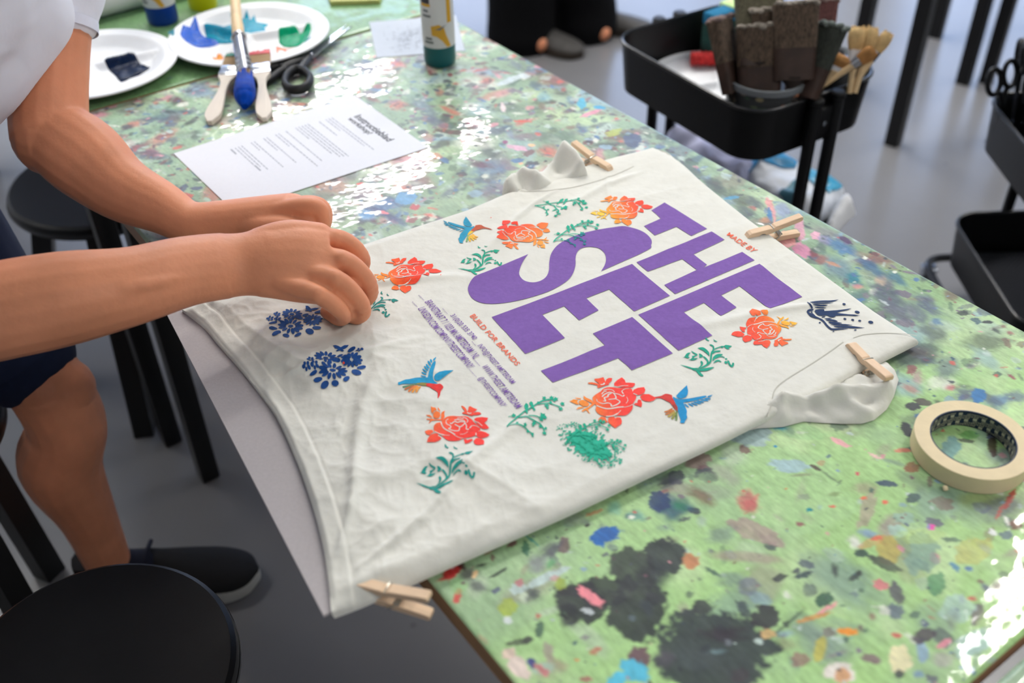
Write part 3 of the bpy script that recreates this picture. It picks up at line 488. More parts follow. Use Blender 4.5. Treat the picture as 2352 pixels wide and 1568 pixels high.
XY = (1-V)*B_[:, None]+V*T_[:, None]+(1-U)*L_[None]+U*R_[None]-((1-U)*(1-V)*B_[0]+U*V*T_[-1]+(1-U)*V*T_[0]+U*(1-V)*B_[-1])
X, Y = XY[..., 0], XY[..., 1]; dE = edge_d(X, Y); Z = shirt_z(X, Y, dE)
hd = seg_dist(hem, X, Y, False); Z = Z-(Z-ZBT-.0020)*.8*sstep(.005, .0, hd)                               # doubled hem band with a stitched groove
Z = Z+.0016*sstep(.021, .018, hd)-.0010*np.exp(-((hd-.0195)/.0012)**2)+.0012*sstep(.012, 0, hd)*vnoise(Y*40, X*40, 5)
b = MB(); vs = np.stack([X, Y, Z], -1).reshape(-1, 3); ix = np.arange(NU*NV).reshape(NU, NV)
fs = np.stack([ix[:-1, :-1], ix[1:, :-1], ix[1:, 1:], ix[:-1, 1:]], -1).reshape(-1, 4)
ringi = list(ix[:, 0])+list(ix[-1, 1:])+list(ix[-2::-1, -1])+list(ix[0, -2:0:-1]); lowv = vs[ringi].copy()
cen = vs.mean(0)
for i, p in enumerate(lowv):
    onhem = ringi[i] < NV
    p[2] = ZBT+.0003 if onhem else ZB-.003
b.add(np.vstack([vs, lowv]), [tuple(f) for f in fs]+[(ringi[i], len(vs)+i, len(vs)+(i+1) % len(ringi), ringi[(i+1) % len(ringi)]) for i in range(len(ringi))])
b.obj('shirt_front', cl, shirt, off=SO, sharp=70)
# --- the loose sleeve bunched beyond the board, and the folded cloth by the back peg
def patch(name, outline, zf, step=.0035, m=cl):
    v2, f2 = fill(outline, step); d = seg_dist(outline, v2[:, 0], v2[:, 1]); z = zf(v2[:, 0], v2[:, 1], d)
    n = len(outline); mb = MB().add(np.c_[v2, z], f2)
    return mb.obj(name, m, shirt, off=SO, sharp=0)
cs = lambda l: [(1680+x/5.113, 740+y/5.113) for x, y in l]
ct = lambda l: [(1130+x/5.226, 320+y/5.226) for x, y in l]
slv = pxs(cs([(200, 1180), (330, 1150), (620, 1135), (870, 1070), (1090, 1085), (1330, 1098), (1560, 1095), (1700, 1055), (1850, 930), (1935, 780), (1992, 580), (1950, 480), (1840, 380), (1690, 440), (1520, 520), (1010, 780), (720, 800), (520, 790), (400, 900)]), T+.012)
def foldline(pl, x, y, w): return np.exp(-(seg_dist(pl, x, y, False)/w)**2)
f1 = pxs(cs([(420, 900), (620, 840), (1000, 815), (1300, 770), (1700, 740), (1880, 700)]), T+.02)
f2 = pxs(cs([(620, 860), (640, 1000), (600, 1100)]), T+.02); f3 = pxs(cs([(900, 830), (1090, 960), (1330, 1080)]), T+.02); f4 = pxs(cs([(1250, 800), (1560, 930), (1750, 1000)]), T+.02); f5 = pxs(cs([(1560, 860), (1700, 750)]), T+.02); f6 = pxs(cs([(1740, 420), (1820, 560), (1860, 660)]), T+.02); f7 = pxs(cs([(1300, 660), (1440, 600), (1600, 700)]), T+.01)
def zslv(x, y, d):
    e = np.sqrt(np.clip(1-(1-np.clip(d/.018, 0, 1))**2, 0, 1))
    z = T+.001+.005*e+.013*foldline(f1, x, y, .0065)*e+.006*(foldline(f2, x, y, .006)+foldline(f4, x, y, .007)+foldline(f6, x, y, .007)+foldline(f7, x, y, .006))*e-.005*(foldline(f3, x, y, .006)+foldline(f5, x, y, .004))*e
    return z+.0055*ridged(x*30+3*fbm(x*20, y*20, 9, 2), y*30, 91, 2)*e
patch('sleeve', slv, zslv)
bun = pxs(ct([(60, 640), (118, 560), (120, 500), (180, 440), (290, 362), (360, 380), (430, 378), (490, 415), (640, 270), (790, 170), (810, 100), (840, 65), (930, 110), (1010, 150), (1080, 240), (1160, 310), (1160, 390), (900, 450), (700, 520), (500, 610), (370, 640), (250, 600), (190, 560)]), T+.02)
g1 = pxs(ct([(150, 520), (290, 400), (420, 420), (560, 500)]), T+.02); g2 = pxs(ct([(820, 90), (960, 190), (1060, 300)]), T+.03); g3 = pxs(ct([(520, 440), (760, 250), (830, 120)]), T+.02); g4 = pxs(ct([(290, 380), (370, 600)]), T+.02); g5 = pxs(ct([(800, 320), (1000, 360)]), T+.02)
def zbun(x, y, d):
    e = np.sqrt(np.clip(1-(1-np.clip(d/.014, 0, 1))**2, 0, 1))
    return T+.002+.012*e+e*(.016*foldline(g1, x, y, .012)+.024*foldline(g2, x, y, .013)+.006*foldline(g3, x, y, .01)-.006*foldline(g4, x, y, .005)-.008*foldline(g5, x, y, .01))+.006*ridged(x*25, y*25, 97, 2)*e
patch('sleeve', bun, zbun)
# ------------------------------------------------------------------ prints
def ink(name, col, rough=.75): return mat(name, col, rough=rough, noise=.08, nscale=220, bump=.0007, bscale=90)
pm = mat('stamp_ink', (200, 60, 50), rough=.75, noise=.14, nscale=260, attr='Col', bump=.0007, bscale=90)
purple = ink('purple_print', (122, 84, 166)); orange = ink('orange_print', (238, 104, 70)); gap = cl
def drape(mb, poly, off, step, mat_i, col, holes=(), colfn=None):
    v2, f2 = fill(poly, step, holes)
    z = shirt_z(v2[:, 0], v2[:, 1], np.full(len(v2), 1.))+off
    mb.add(np.c_[v2, z], f2, mat_i, colfn(v2) if colfn is not None else s2l(col))
crop = lambda ox, oy, s: (lambda l: [tuple(P2(ox+x/s, oy+y/s, ZS+.001)) for x, y in l])
q1 = lambda x, y: (800+x/3.267, 420+y/3.267); q2 = lambda x, y: (1350+x/2.904, 420+y/2.904)
A = lambda l: [q1(*p) for p in l]; Bq = lambda l: [q2(*p) for p in l]
S_up = A([(1350, 540), (1316, 585), (1290, 640), (1283, 690), (1318, 733), (1380, 748), (1440, 737), (1485, 705), (1506, 655), (1508, 600), (1525, 530), (1580, 465), (1680, 410), (1800, 370), (1950, 341), (2050, 333), (2150, 345), (2225, 378), (2272, 425), (2272, 470), (2235, 512), (1897, 665), (1922, 622), (1934, 575), (1922, 528), (1875, 491), (1790, 482), (1732, 503), (1706, 555), (1704, 620), (1680, 690), (1625, 748), (1500, 818), (1350, 868), (1200, 903), (1090, 915), (1005, 908), (938, 878), (903, 825), (903, 775), (948, 712), (1050, 664), (1200, 603)])
def smooth_poly(p, n=4): return [tuple(x) for x in crom(np.array(p+[p[0]]), n)[:-1]]
S_up = [S_up[0]]+[tuple(x) for x in crom(np.array(S_up[0:22]), 4)[1:-1]]+[S_up[21]]+[tuple(x) for x in crom(np.array(S_up[21:]+[S_up[0]]), 4)[1:-1]]
LET = [Bq([(512, 132), (795, 307), (690, 357), (590, 295), (447, 352), (375, 290), (487, 238), (425, 183)]),
 Bq([(825, 328), (912, 380), (705, 476), (795, 545), (770, 566), (1030, 460), (1112, 517), (583, 740), (510, 680), (728, 580), (630, 508), (400, 592), (325, 533)]),
 Bq([(1145, 543), (1430, 762), (1215, 845), (1012, 690), (888, 752), (992, 830), (887, 893), (775, 803), (640, 863), (830, 1020), (605, 1117), (337, 880)]),
 S_up,
 [q2(295, 545), q2(548, 752)]+A([(2145, 965), (1958, 798), (1785, 865), (1878, 957), (1732, 1033), (1620, 925), (1455, 990), (1625, 1167), (1328, 1287), (1077, 1013)]),
 [q1(2130, 1008), q2(567, 1135)]+A([(2128, 1405), (2025, 1315), (1535, 1507), (1445, 1415), (1925, 1220), (1835, 1133)])]
Swld = pxs(S_up, ZS+.001)
for l in LET:
    mb = MB(); drape(mb, pxs(l, ZS+.001), .0006, .003, 0, (1, 1, 1)); mb.obj('printed_letter', purple, shirt, off=SO, sharp=0, recalc=False)
def ptext(name, body, quad, m, bold=.0, off=.0008, parent=None, poff=None, zf=None):
    v, f = text_mesh(body, bold); lo = v.min(0); hi = v.max(0); t = (v-lo)/(hi-lo); q = [np.array(p) for p in quad]
    xy = q[0]*(1-t[:, :1])*(1-t[:, 1:])+q[1]*t[:, :1]*(1-t[:, 1:])+q[2]*t[:, :1]*t[:, 1:]+q[3]*(1-t[:, :1])*t[:, 1:]
    z = zf(xy) if zf else shirt_z(xy[:, 0], xy[:, 1], np.full(len(xy), 1.))+off
    return MB().add(np.c_[xy, z], f).obj(name, m, parent or shirt, off=SO if poff is None else poff, sharp=0, recalc=False)
ctx = crop(920, 660, 5.228)
ptext('printed_text', 'BUILD FOR BRANDS', ctx([(830, 365), (1385, 960), (1445, 930), (890, 333)]), orange, .012)
ptext('printed_text', 'MADE BY', crop(1350, 420, 2.904)([(925, 352), (1100, 466), (1138, 448), (945, 333)]), orange, .012)
for body, q, bo in (('31(0)20 535 3740', [(580, 365), (858, 672), (930, 632), (650, 333)], .012), ('INFO@THESET.AMSTERDAM', [(905, 740), (1310, 1195), (1392, 1160), (985, 708)], .012),
 ('BRAINSTRAAT 7 / 1033 MN AMSTERDAM / NL', [(290, 210), (880, 900), (962, 860), (370, 175)], .012), ('WWW.THESET.AMSTERDAM', [(965, 985), (1385, 1482), (1468, 1447), (1045, 960)], .012),
 ('LINKEDIN.COM/COMPANY/THESETCOMPANY/', [(210, 298), (815, 1022), (900, 985), (290, 265)], .012), ('@THESETCOMPANY', [(915, 1138), (1190, 1467), (1290, 1440), (990, 1105)], .012),
 ('phone', [(505, 284), (560, 343), (570, 334), (515, 276)], .006), ('email', [(855, 683), (900, 732), (910, 724), (865, 674)], .006), ('address', [(218, 127), (283, 192), (293, 184), (228, 119)], .006),
 ('website', [(890, 912), (952, 984), (962, 976), (900, 904)], .006), ('linkedin', [(142, 215), (203, 278), (213, 270), (152, 207)], .006), ('instagram', [(820, 1027), (908, 1122), (918, 1114), (830, 1019)], .006)):
    ptext('printed_text', body, ctx(q), purple, bo*.5)
# --- stamp motifs: each drawn once, flat, in its own frame (metres on the cloth), then laid down turned and coloured
def sim(anc, dst, mirror=False):
    a0, a1 = [np.array(p) for p in anc]; d0, d1 = [np.array(p) for p in dst]
    def c(p): return complex(p[0], -p[1] if mirror else p[1])
    k = (c(d1)-c(d0))/1 if False else (complex(*d1)-complex(*d0))/(c(a1)-c(a0))
    return lambda p: (lambda z: (z.real, z.imag))(complex(*d0)+k*(c(p)-c(a0)))
def stamp(name, polys, fn, colf, off=.0007, gaps=(), post=None):
    mb = MB()
    for i, pl in enumerate(polys):
        tagc = None
        if isinstance(pl, tuple) and isinstance(pl[0], str): tagc, pl = pl
        q = [fn(p) for p in pl]
        try: drape(mb, q, off, .0 if name == 'smeared_print' and len(q) < 9 else .0035, 0, None, colfn=lambda v2: colf(v2, tagc))
        except Exception as ex: print('stamp', name, i, ex)
    for pl in gaps:
        drape(mb, [fn(p) for p in pl], off+.00025, .0, 1, (255, 255, 255))
    return mb.obj(name, [pm, gap], shirt, off=SO, sharp=0, col=True, recalc=False)
cr = crop(960, 900, 9.8)
rose = [smooth_poly([(520, 790), (560, 740), (620, 670), (700, 630), (800, 622), (950, 632), (1040, 622), (1140, 645), (1220, 710), (1250, 760), (1310, 810), (1390, 880), (1410, 940), (1335, 990), (1310, 1060), (1220, 1110), (1100, 1135), (1010, 1160), (950, 1195), (850, 1220), (700, 1225), (620, 1190), (540, 1120), (450, 1080), (390, 1020), (365, 950), (375, 880), (430, 820)], 2),
 [(1265, 700), (1330, 665), (1450, 655), (1585, 665), (1560, 730), (1500, 780), (1560, 830), (1605, 885), (1570, 910), (1470, 920), (1400, 880), (1330, 800)], [(1330, 985), (1420, 965), (1520, 985), (1620, 1045), (1560, 1100), (1460, 1130), (1380, 1115), (1310, 1075)],
 [(1255, 1200), (1320, 1130), (1420, 1130), (1495, 1200), (1495, 1330), (1400, 1335), (1320, 1310), (1270, 1260)], [(1035, 1165), (1100, 1168), (1120, 1190), (1160, 1165), (1230, 1150), (1240, 1190), (1160, 1250), (1070, 1285)],
 [(215, 1275), (240, 1190), (290, 1110), (370, 1070), (440, 1075), (480, 1110), (465, 1145), (510, 1150), (545, 1195), (480, 1250), (400, 1285)], [(165, 1010), (240, 975), (330, 970), (365, 1020), (330, 1055), (270, 1115), (200, 1080)],
 [(975, 400), (1005, 385), (1060, 420), (1090, 460), (1115, 520), (1135, 480), (1145, 420), (1180, 400), (1250, 440), (1340, 470), (1290, 520), (1240, 555), (1330, 530), (1390, 535), (1435, 575), (1360, 605), (1250, 610), (1225, 630), (1150, 600), (1010, 565), (1000, 545), (1060, 520), (1040, 480)],
 [(350, 600), (380, 560), (430, 540), (500, 560), (515, 630), (480, 690), (400, 700), (350, 660)], [(300, 445), (350, 460), (400, 460), (440, 520), (380, 530), (340, 590), (310, 560)], [(460, 450), (490, 490), (520, 530), (490, 535), (455, 490)], [(620, 515), (600, 570), (610, 650), (570, 720), (530, 720), (530, 600), (550, 550)],
 [(190, 620), (270, 620), (330, 660), (330, 685), (280, 660), (200, 635)], [(205, 700), (300, 700), (400, 720), (520, 710), (600, 720), (560, 745), (420, 745), (330, 745), (280, 790), (265, 825), (255, 800), (290, 735), (205, 720)]]
rgap = [ribbon(p, w) for p, w in (([(530, 790), (550, 870), (590, 935), (660, 985), (760, 1035), (840, 1090)], 26), ([(640, 780), (660, 830), (740, 870), (740, 925), (700, 950), (780, 980), (870, 990), (930, 975), (945, 900)], 20), ([(640, 780), (645, 735), (690, 700)], 12), ([(735, 795), (760, 815), (830, 760), (900, 780), (960, 760), (1040, 770)], 22), ([(840, 830), (960, 890), (1060, 800), (1040, 740), (920, 715), (830, 722)], 20), ([(1070, 800), (1100, 870), (1095, 935), (1150, 940)], 20), ([(890, 682), (970, 672), (1030, 690)], 14), ([(1010, 650), (1090, 680), (1130, 740), (1105, 790)], 14), ([(1170, 910), (1215, 860)], 20), ([(1225, 855), (1310, 858), (1390, 895)], 10), ([(390, 1025), (490, 1090), (600, 1110)], 22), ([(600, 1112), (720, 1105)], 8), ([(840, 1105), (930, 1140), (1020, 1155)], 10), ([(960, 1070), (1060, 1050), (1130, 990)], 8), ([(1250, 700), (1280, 750), (1370, 790), (1450, 850)], 12), ([(1315, 1075), (1310, 1020)], 22), ([(1115, 545), (1160, 568), (1205, 560)], 22))]
rose = [cr(p) for p in rose]; rgap = [cr(p) for p in rgap]
pt = lambda x, y: tuple(P2(x, y, ZS+.001))
RA = [pt(1003.9, 963.3), pt(1051.8, 991.8)]
def rose_col(c0, c1, c2, an, dst):
    d0, d1 = [np.array(p) for p in dst]; e = (d1-d0)
    def f(v2, t):
        k = ((v2-d0)@e/(e@e)).clip(-.4, 2.2)[:, None]; a, b_, c_ = s2l(c0), s2l(c1), s2l(c2); m1 = sstep(-.1, .7, k); m2 = sstep(.5, an, k)
        return (a*(1-m1)+b_*m1)*(1-m2)+c_*m2
    return f
ROSES = [((1003.9, 963.3), (1051.8, 991.8), (255, 126, 52), (250, 84, 52), (250, 58, 48), 1.3), ((1341, 928), (1411.5, 920), (255, 150, 52), (250, 96, 56), (252, 66, 56), 1.2), ((875, 642), (934.7, 632.7), (255, 150, 40), (252, 96, 40), (250, 66, 40), 1.4), ((1240.8, 559), (1201, 537.8), (255, 160, 60), (255, 130, 60), (250, 66, 48), 1.9), ((1380, 492), (1430.5, 483), (255, 206, 70), (255, 140, 48), (250, 74, 50), 1.9), ((1804.5, 742), (1753, 755.7), (255, 186, 60), (252, 112, 60), (250, 80, 58), 1.8)]
for p0, p1, c0, c1, c2, an in ROSES:
    dst = [pt(*p0), pt(*p1)]; stamp('rose_print', rose, sim(RA, dst), rose_col(c0, c1, c2, an, dst), gaps=rgap)
# hummingbirds
cb = crop(900, 810, 12.06); blue = (0, 152, 200)
bird = [('b', smooth_poly([(190, 965), (260, 940), (390, 870), (500, 860), (650, 820), (820, 812), (985, 815), (1010, 800), (1030, 700), (1060, 580), (1110, 450), (1170, 350), (1225, 345), (1210, 440), (1180, 570), (1155, 700), (1150, 800), (1165, 860), (1210, 910), (1280, 945), (1200, 968), (1000, 962), (850, 960), (700, 980), (500, 1000), (300, 1010), (215, 1045), (190, 1010)], 2)),
 ('b', [(1180, 790), (1220, 720), (1330, 660), (1480, 620), (1720, 590), (1600, 680), (1450, 790), (1320, 880), (1240, 885), (1190, 850)]), ('b', [(1240, 210), (1225, 260), (1195, 320), (1150, 330), (1160, 275)])]
bird += [('b', ribbon([a, b_], w, (.6, .8))) for a, b_, w in (((1085, 290), (1108, 380), 56), ((1015, 345), (1078, 460), 54), ((965, 440), (1045, 545), 54), ((915, 500), (1015, 612), 50), ((868, 575), (978, 665), 42), ((840, 662), (965, 722), 40), ((815, 752), (955, 798), 36))]
bird += [('g', [(300, 1080), (450, 1040), (640, 1005), (690, 985), (720, 1010), (560, 1050), (400, 1095), (330, 1110)]), ('o', [(680, 985), (850, 955), (965, 960), (965, 1045), (850, 1035), (720, 1008)]),
 ('r', smooth_poly([(960, 975), (1080, 962), (1250, 972), (1340, 958), (1410, 1010), (1435, 1070), (1365, 1170), (1345, 1290), (1297, 1390), (1280, 1380), (1283, 1230), (1230, 1160), (1130, 1110), (1050, 1055), (965, 1045)], 2)),
 ('n', ribbon([(375, 1160), (520, 1090), (640, 1040)], 48, (.7, .3))), ('t', ribbon([(475, 1210), (600, 1110), (710, 1040)], 58, (.7, .3))), ('y', ribbon([(580, 1235), (660, 1130), (750, 1045)], 58, (.7, .3))), ('y', ribbon([(690, 1235), (730, 1140), (820, 1060)], 58, (.7, .3)))]
bird = [(t, cb(p)) for t, p in bird]
BA = [pt(900+1290/12.06, 810+1390/12.06), pt(900+190/12.06, 810+1000/12.06)]
bc1 = dict(b=blue, g=(80, 140, 100), o=(150, 140, 70), r=(232, 48, 44), n=(186, 112, 60), t=(232, 130, 60), y=(245, 160, 60)); bc2 = dict(b=(24, 150, 186), g=(120, 170, 110), o=(232, 196, 60), r=(190, 84, 50), n=(236, 190, 60), t=(244, 196, 64), y=(246, 184, 70)); bc3 = dict(b=(10, 142, 200), g=(110, 140, 80), o=(170, 60, 50), r=(214, 60, 52), n=(150, 150, 70), t=(186, 160, 80), y=(200, 120, 60))
for d0, d1, cc, mi in ((( 900+1290/12.06, 810+1390/12.06), (900+190/12.06, 810+1000/12.06), bc1, False), ((1130.6, 528.7), (1058.6, 559), bc2, False), ((1494, 917), (1567.7, 973), bc3, True)):
    stamp('hummingbird_print', bird, sim(BA, [pt(*d0), pt(*d1)], mi), lambda v2, t: np.tile(s2l(cc[t]), (len(v2), 1))*(1+.25*(fbm(v2[:, 0]*600, v2[:, 1]*600, 3, 2)-.5))[:, None])
# leafy sprigs
csg = crop(940, 1030, 12.06); R = ribbon
sprig = [[(1000, 45), (1030, 70), (1050, 115), (1115, 150), (1080, 170), (1000, 135)], [(1240, 75), (1265, 120), (1360, 160), (1330, 175), (1245, 150)], smooth_poly([(745, 455), (820, 425), (910, 410), (990, 450), (1060, 520), (1100, 590), (1095, 690), (1040, 630), (960, 560), (870, 500)], 2),
 R([(720, 1170), (880, 1110), (1000, 1020), (1090, 940), (1130, 850), (1150, 700), (1170, 570), (1220, 480), (1235, 390)], 52, (.5, .7)), R([(1230, 430), (1225, 350), (1180, 310), (1115, 298)], 46, (1, .5)), R([(1230, 450), (1330, 390), (1450, 330), (1550, 308)], 30), ell(1490, 330, 38, 34), [(1545, 290), (1600, 250), (1680, 250), (1790, 265), (1740, 310), (1670, 340), (1720, 380), (1640, 395), (1580, 360)],
 R([(1190, 585), (1290, 510), (1430, 478)], 48, (.7, .7)), smooth_poly([(1190, 850), (1195, 770), (1230, 690), (1300, 620), (1400, 580), (1510, 590), (1450, 640), (1400, 690), (1320, 740), (1260, 770), (1220, 830)], 2), R([(1390, 675), (1480, 670), (1550, 700)], 30), R([(1215, 925), (1300, 845), (1370, 822), (1455, 862)], 50, (.2, .3)), ell(1600, 740, 34, 26), ell(1590, 865, 50, 46), R([(1660, 800), (1680, 860), (1710, 930), (1770, 965), (1800, 910), (1812, 850)], 58),
 [(290, 830), (340, 800), (400, 690), (460, 640), (540, 630), (490, 690), (460, 780), (510, 800), (440, 835), (380, 815)], [(560, 560), (640, 610), (740, 660), (740, 700), (650, 760), (610, 820), (700, 800), (755, 790), (690, 850), (620, 885), (450, 895), (530, 860), (590, 790), (570, 740), (640, 720), (700, 690), (620, 650), (570, 600)], [(780, 640), (830, 635), (880, 670), (915, 720), (860, 760), (790, 780), (800, 710)], R([(925, 725), (1000, 800), (1045, 880), (1040, 960), (1000, 1020)], 54, (.6, .6)),
 smooth_poly([(850, 880), (890, 910), (905, 970), (880, 1040), (830, 1100), (740, 1160), (810, 1080), (840, 1000), (820, 930)], 2), R([(215, 1088), (400, 1140), (560, 1185), (660, 1180), (780, 1150)], 46, (.15, .4)), smooth_poly([(570, 1200), (650, 1215), (800, 1180), (900, 1150), (1060, 1100), (1240, 1060), (1130, 1150), (1000, 1220), (870, 1245), (720, 1250), (590, 1245)], 2), smooth_poly([(670, 1240), (760, 1230), (810, 1270), (850, 1340), (900, 1390), (880, 1430), (810, 1420), (740, 1350)], 2)]
sprig = [csg(p) for p in sprig]; GA = [pt(940+860/12.06, 1030+1420/12.06), pt(940+1680/12.06, 1030+300/12.06)]
for d0, d1, cc in (((1011.3, 1147.7), (1079.3, 1054.9), (0, 152, 142)), ((1093.9, 632.7), (1141.3, 577), (0, 166, 134)), ((818, 746), (908.7, 698.5), (0, 134, 124)), ((1612.4, 864.5), (1673, 797.5), (0, 160, 132))):
    stamp('sprig_print', sprig, sim(GA, [pt(*d0), pt(*d1)]), lambda v2, t: np.tile(s2l(cc), (len(v2), 1)))
# vines
cv = crop(1150, 900, 13.07)
def lobe(x, y, r, sd): 
    rs = random.Random(sd); a0 = rs.random()*6; return [(x+r*(1 if k % 2 == 0 else .55)*math.cos(a0+k*math.pi/5)*rs.uniform(.85, 1.15), y+r*(1 if k % 2 == 0 else .55)*math.sin(a0+k*math.pi/5)*rs.uniform(.7, 1)) for k in range(10)]
vine = [R([(190, 1160), (290, 1020), (420, 900), (560, 770), (720, 640), (860, 570), (1000, 480), (1110, 410), (1250, 330), (1400, 290), (1560, 270)], 42), R([(480, 800), (620, 830), (760, 820), (900, 890), (1060, 960), (1180, 1010), (1270, 1110), (1310, 1220)], 36), R([(830, 795), (950, 795), (1080, 810), (1180, 850)], 30), R([(1120, 430), (1280, 410), (1430, 400), (1560, 430), (1660, 465), (1790, 500)], 32), R([(220, 1110), (330, 1095), (470, 1080), (620, 1110), (740, 1150), (850, 1230), (930, 1280)], 32), R([(235, 820), (300, 800), (370, 800)], 20), [(705, 480), (765, 395), (830, 450), (835, 540), (800, 590), (820, 690), (790, 740), (760, 680), (745, 590)], [(850, 410), (910, 345), (970, 390), (985, 480), (1010, 550), (1050, 610), (1000, 660), (960, 570), (910, 480)]]
vine += [lobe(*q, k) for k, q in enumerate(((1310, 240, 75), (1530, 230, 88), (1660, 260, 85), (1610, 310, 60), (1380, 480, 88), (1410, 560, 50), (1500, 370, 62), (1850, 400, 82), (1800, 560, 88), (1270, 790, 115), (1220, 890, 76), (1330, 830, 70), (1000, 1010, 82), (970, 1070, 40), (1190, 1080, 66), (1350, 1130, 58), (1310, 1265, 80), (500, 1030, 56), (740, 1080, 66), (810, 1240, 50), (950, 1300, 60), (960, 1360, 42), (400, 770, 80), (1120, 380, 46)))]
vine = [cv(p) for p in vine]; VA = [pt(1150+195/13.07, 900+1150/13.07), pt(1150+1790/13.07, 900+500/13.07)]
def vcol(v2, t):
    k = in_poly(Swld, v2[:, 0], v2[:, 1])[:, None]; return np.where(k, s2l((24, 120, 138)), s2l((0, 172, 140)))
for d0, d1, o_ in (((1165, 988), (1287, 938), .0009), ((1229.5, 475), (1338.6, 481), .0009), ((1271.6, 557.3), (1369, 522.8), .0012)):
    stamp('vine_print', vine, sim(VA, [pt(*d0), pt(*d1)]), vcol, off=o_)
rs = random.Random(4); smd = []                                   # smeared stamp: a vine with dry-brush dabs all round it
smf = crop(1150, 780, 3.136)
for k in range(900):
    a = rs.random()*6.283; q = rs.random()**.6; x = 640+q*235*math.cos(a); y = 765+q*150*math.sin(a); x, y = x+(y-765)*.25, y+(x-640)*.32
    w_ = (16 if q < .6 else 6)*rs.uniform(.4, 1.1)
    if q > .55 and rs.random() < .45: continue
    smd.append(smf(ell(x, y, w_*1.7, w_*.8, rs.uniform(-60, 10), 7)))
stamp('smeared_print', smd, lambda p: p, lambda v2, t: np.tile(s2l((30, 178, 146)), (len(v2), 1)))
stamp('smeared_print', [ribbon(p, w) for p, w in []]+vine, sim(VA, [pt(1298, 1022), pt(1395, 985)]), lambda v2, t: np.tile(s2l((0, 166, 132)), (len(v2), 1)), off=.0013)
stamp('smeared_print', vine, sim(VA, [pt(1340, 1062), pt(1432, 1030)]), lambda v2, t: np.tile(s2l((0, 170, 136)), (len(v2), 1)), off=.0015)
# blue bouquets
cq = crop(690, 795, 13.06); bq = []
def daisy(cx, cy, a, b_, n, w, r0=.36, rot=0): return [ell(cx+(1+r0)/2*a*math.cos(t), cy+(1+r0)/2*b_*math.sin(t), (1-r0)/2*math.hypot(a*math.cos(t), b_*math.sin(t))*1.02, w, math.degrees(math.atan2(b_*math.sin(t), a*math.cos(t))), 10) for t in [rot+6.2832*k/n for k in range(n)]]
bq += daisy(1020, 970, 435, 250, 13, 50)+[ell(1020, 972, 92, 52)]+daisy(805, 570, 340, 215, 12, 46)+[ell(805, 578, 82, 48)]+daisy(1570, 610, 330, 205, 13, 44, .3)+daisy(1570, 610, 200, 120, 8, 36, .25, .3)
for cx, cy, r in ((370, 720, 120), (240, 910, 135), (490, 870, 130), (1815, 335, 128)): bq += daisy(cx, cy, r, r*.68, 5, 36, .2, .4)
bq += [ell(*q, 12) for q in ((435, 1040, 128, 58, -30), (570, 1225, 135, 60, -10), (765, 1345, 140, 88, -35), (1075, 1305, 112, 74, 5), (1415, 1180, 108, 62, -32), (1715, 990, 148, 84, 8), (1860, 830, 140, 58, -12), (1225, 485, 98, 54, -30), (1140, 645, 100, 50, -5), (1565, 285, 132, 66, -30))]
bq += [[(1005, 160), (1090, 150), (1170, 180), (1240, 222), (1350, 160), (1480, 150), (1440, 210), (1360, 260), (1290, 280), (1350, 320), (1280, 340), (1220, 308), (1120, 345), (1100, 320), (1170, 280), (1070, 260), (1050, 215)]]
bq = [cq(p) for p in bq]; QA = [pt(768.1, 869.3), pt(821.7, 870.8)]
bqc = lambda v2, t: np.tile(s2l((10, 74, 146)), (len(v2), 1))*(1+.7*(fbm(v2[:, 0]*500, v2[:, 1]*500, 3, 2)-.5))[:, None]
for d in ([pt(768.1, 869.3), pt(821.7, 870.8)], [pt(671, 765.5), pt(714.8, 777.5)]): stamp('bouquet_print', bq, sim(QA, d), bqc)
for dot in ((791.8, 847.8, 2.6, 2.2), (1128, 501, 1.3, 1), (1013, 638, 1.2, 1)): stamp('ink_dot', [ell(*dot)], lambda p: pt(*p), lambda v2, t: np.tile(s2l((250, 84, 70)), (len(v2), 1)), off=.001)
# swallow
cw = crop(1840, 680, 13.067)
sw = [R(p, w, tp) for p, w, tp in (([(270, 210), (600, 182), (900, 170), (1120, 118)], 52, (.5, .1)), ([(305, 262), (600, 266), (950, 238)], 42, (.4, .2)), ([(345, 315), (600, 330), (790, 318)], 32, (.4, .2)), ([(410, 370), (740, 378)], 26, (.4, .4)), ([(178, 200), (250, 300), (335, 392)], 44, (.3, .8)), ([(520, 665), (650, 750), (760, 880), (880, 980), (970, 1000), (1200, 990), (1400, 984)], 54, (.6, .2)), ([(620, 640), (720, 625)], 34, (.6, .6)), ([(700, 690), (920, 690)], 30, (.3, .3)), ([(740, 735), (900, 735), (1090, 772)], 46, (.3, .4)), ([(820, 790), (950, 812), (1220, 818)], 56, (.3, .2)), ([(890, 862), (1200, 862), (1530, 880)], 40, (.3, .2)), ([(985, 915), (1400, 932), (1895, 966)], 58, (.3, .1)))]
sw += [[(430, 425), (560, 408), (680, 410), (700, 460), (860, 455), (1080, 440), (1300, 410), (1510, 375), (1400, 430), (1200, 475), (1070, 520), (1100, 530), (1400, 570), (1600, 580), (1770, 610), (1600, 620), (1400, 605), (1030, 605), (1020, 640), (960, 660), (860, 640), (780, 590), (640, 600), (520, 590), (440, 520), (400, 465)], [(165, 480), (190, 430), (260, 405), (380, 405), (345, 450), (280, 465), (215, 480), (270, 510), (350, 525), (400, 570), (440, 610), (545, 660), (530, 697), (400, 665), (280, 620), (210, 550)], ell(318, 490, 26, 20)]
sw += [ell(*q, 12) for q in ((1285, 260, 50, 32, 10), (1680, 500, 78, 42, 15), (1310, 700, 46, 25, 12), (1545, 730, 48, 27, 15), (1755, 757, 46, 25, 8), (2085, 805, 78, 42, 12), (560, 805, 32, 22, 0), (1625, 1025, 40, 18, -5), (970, 1060, 25, 18, 0))]
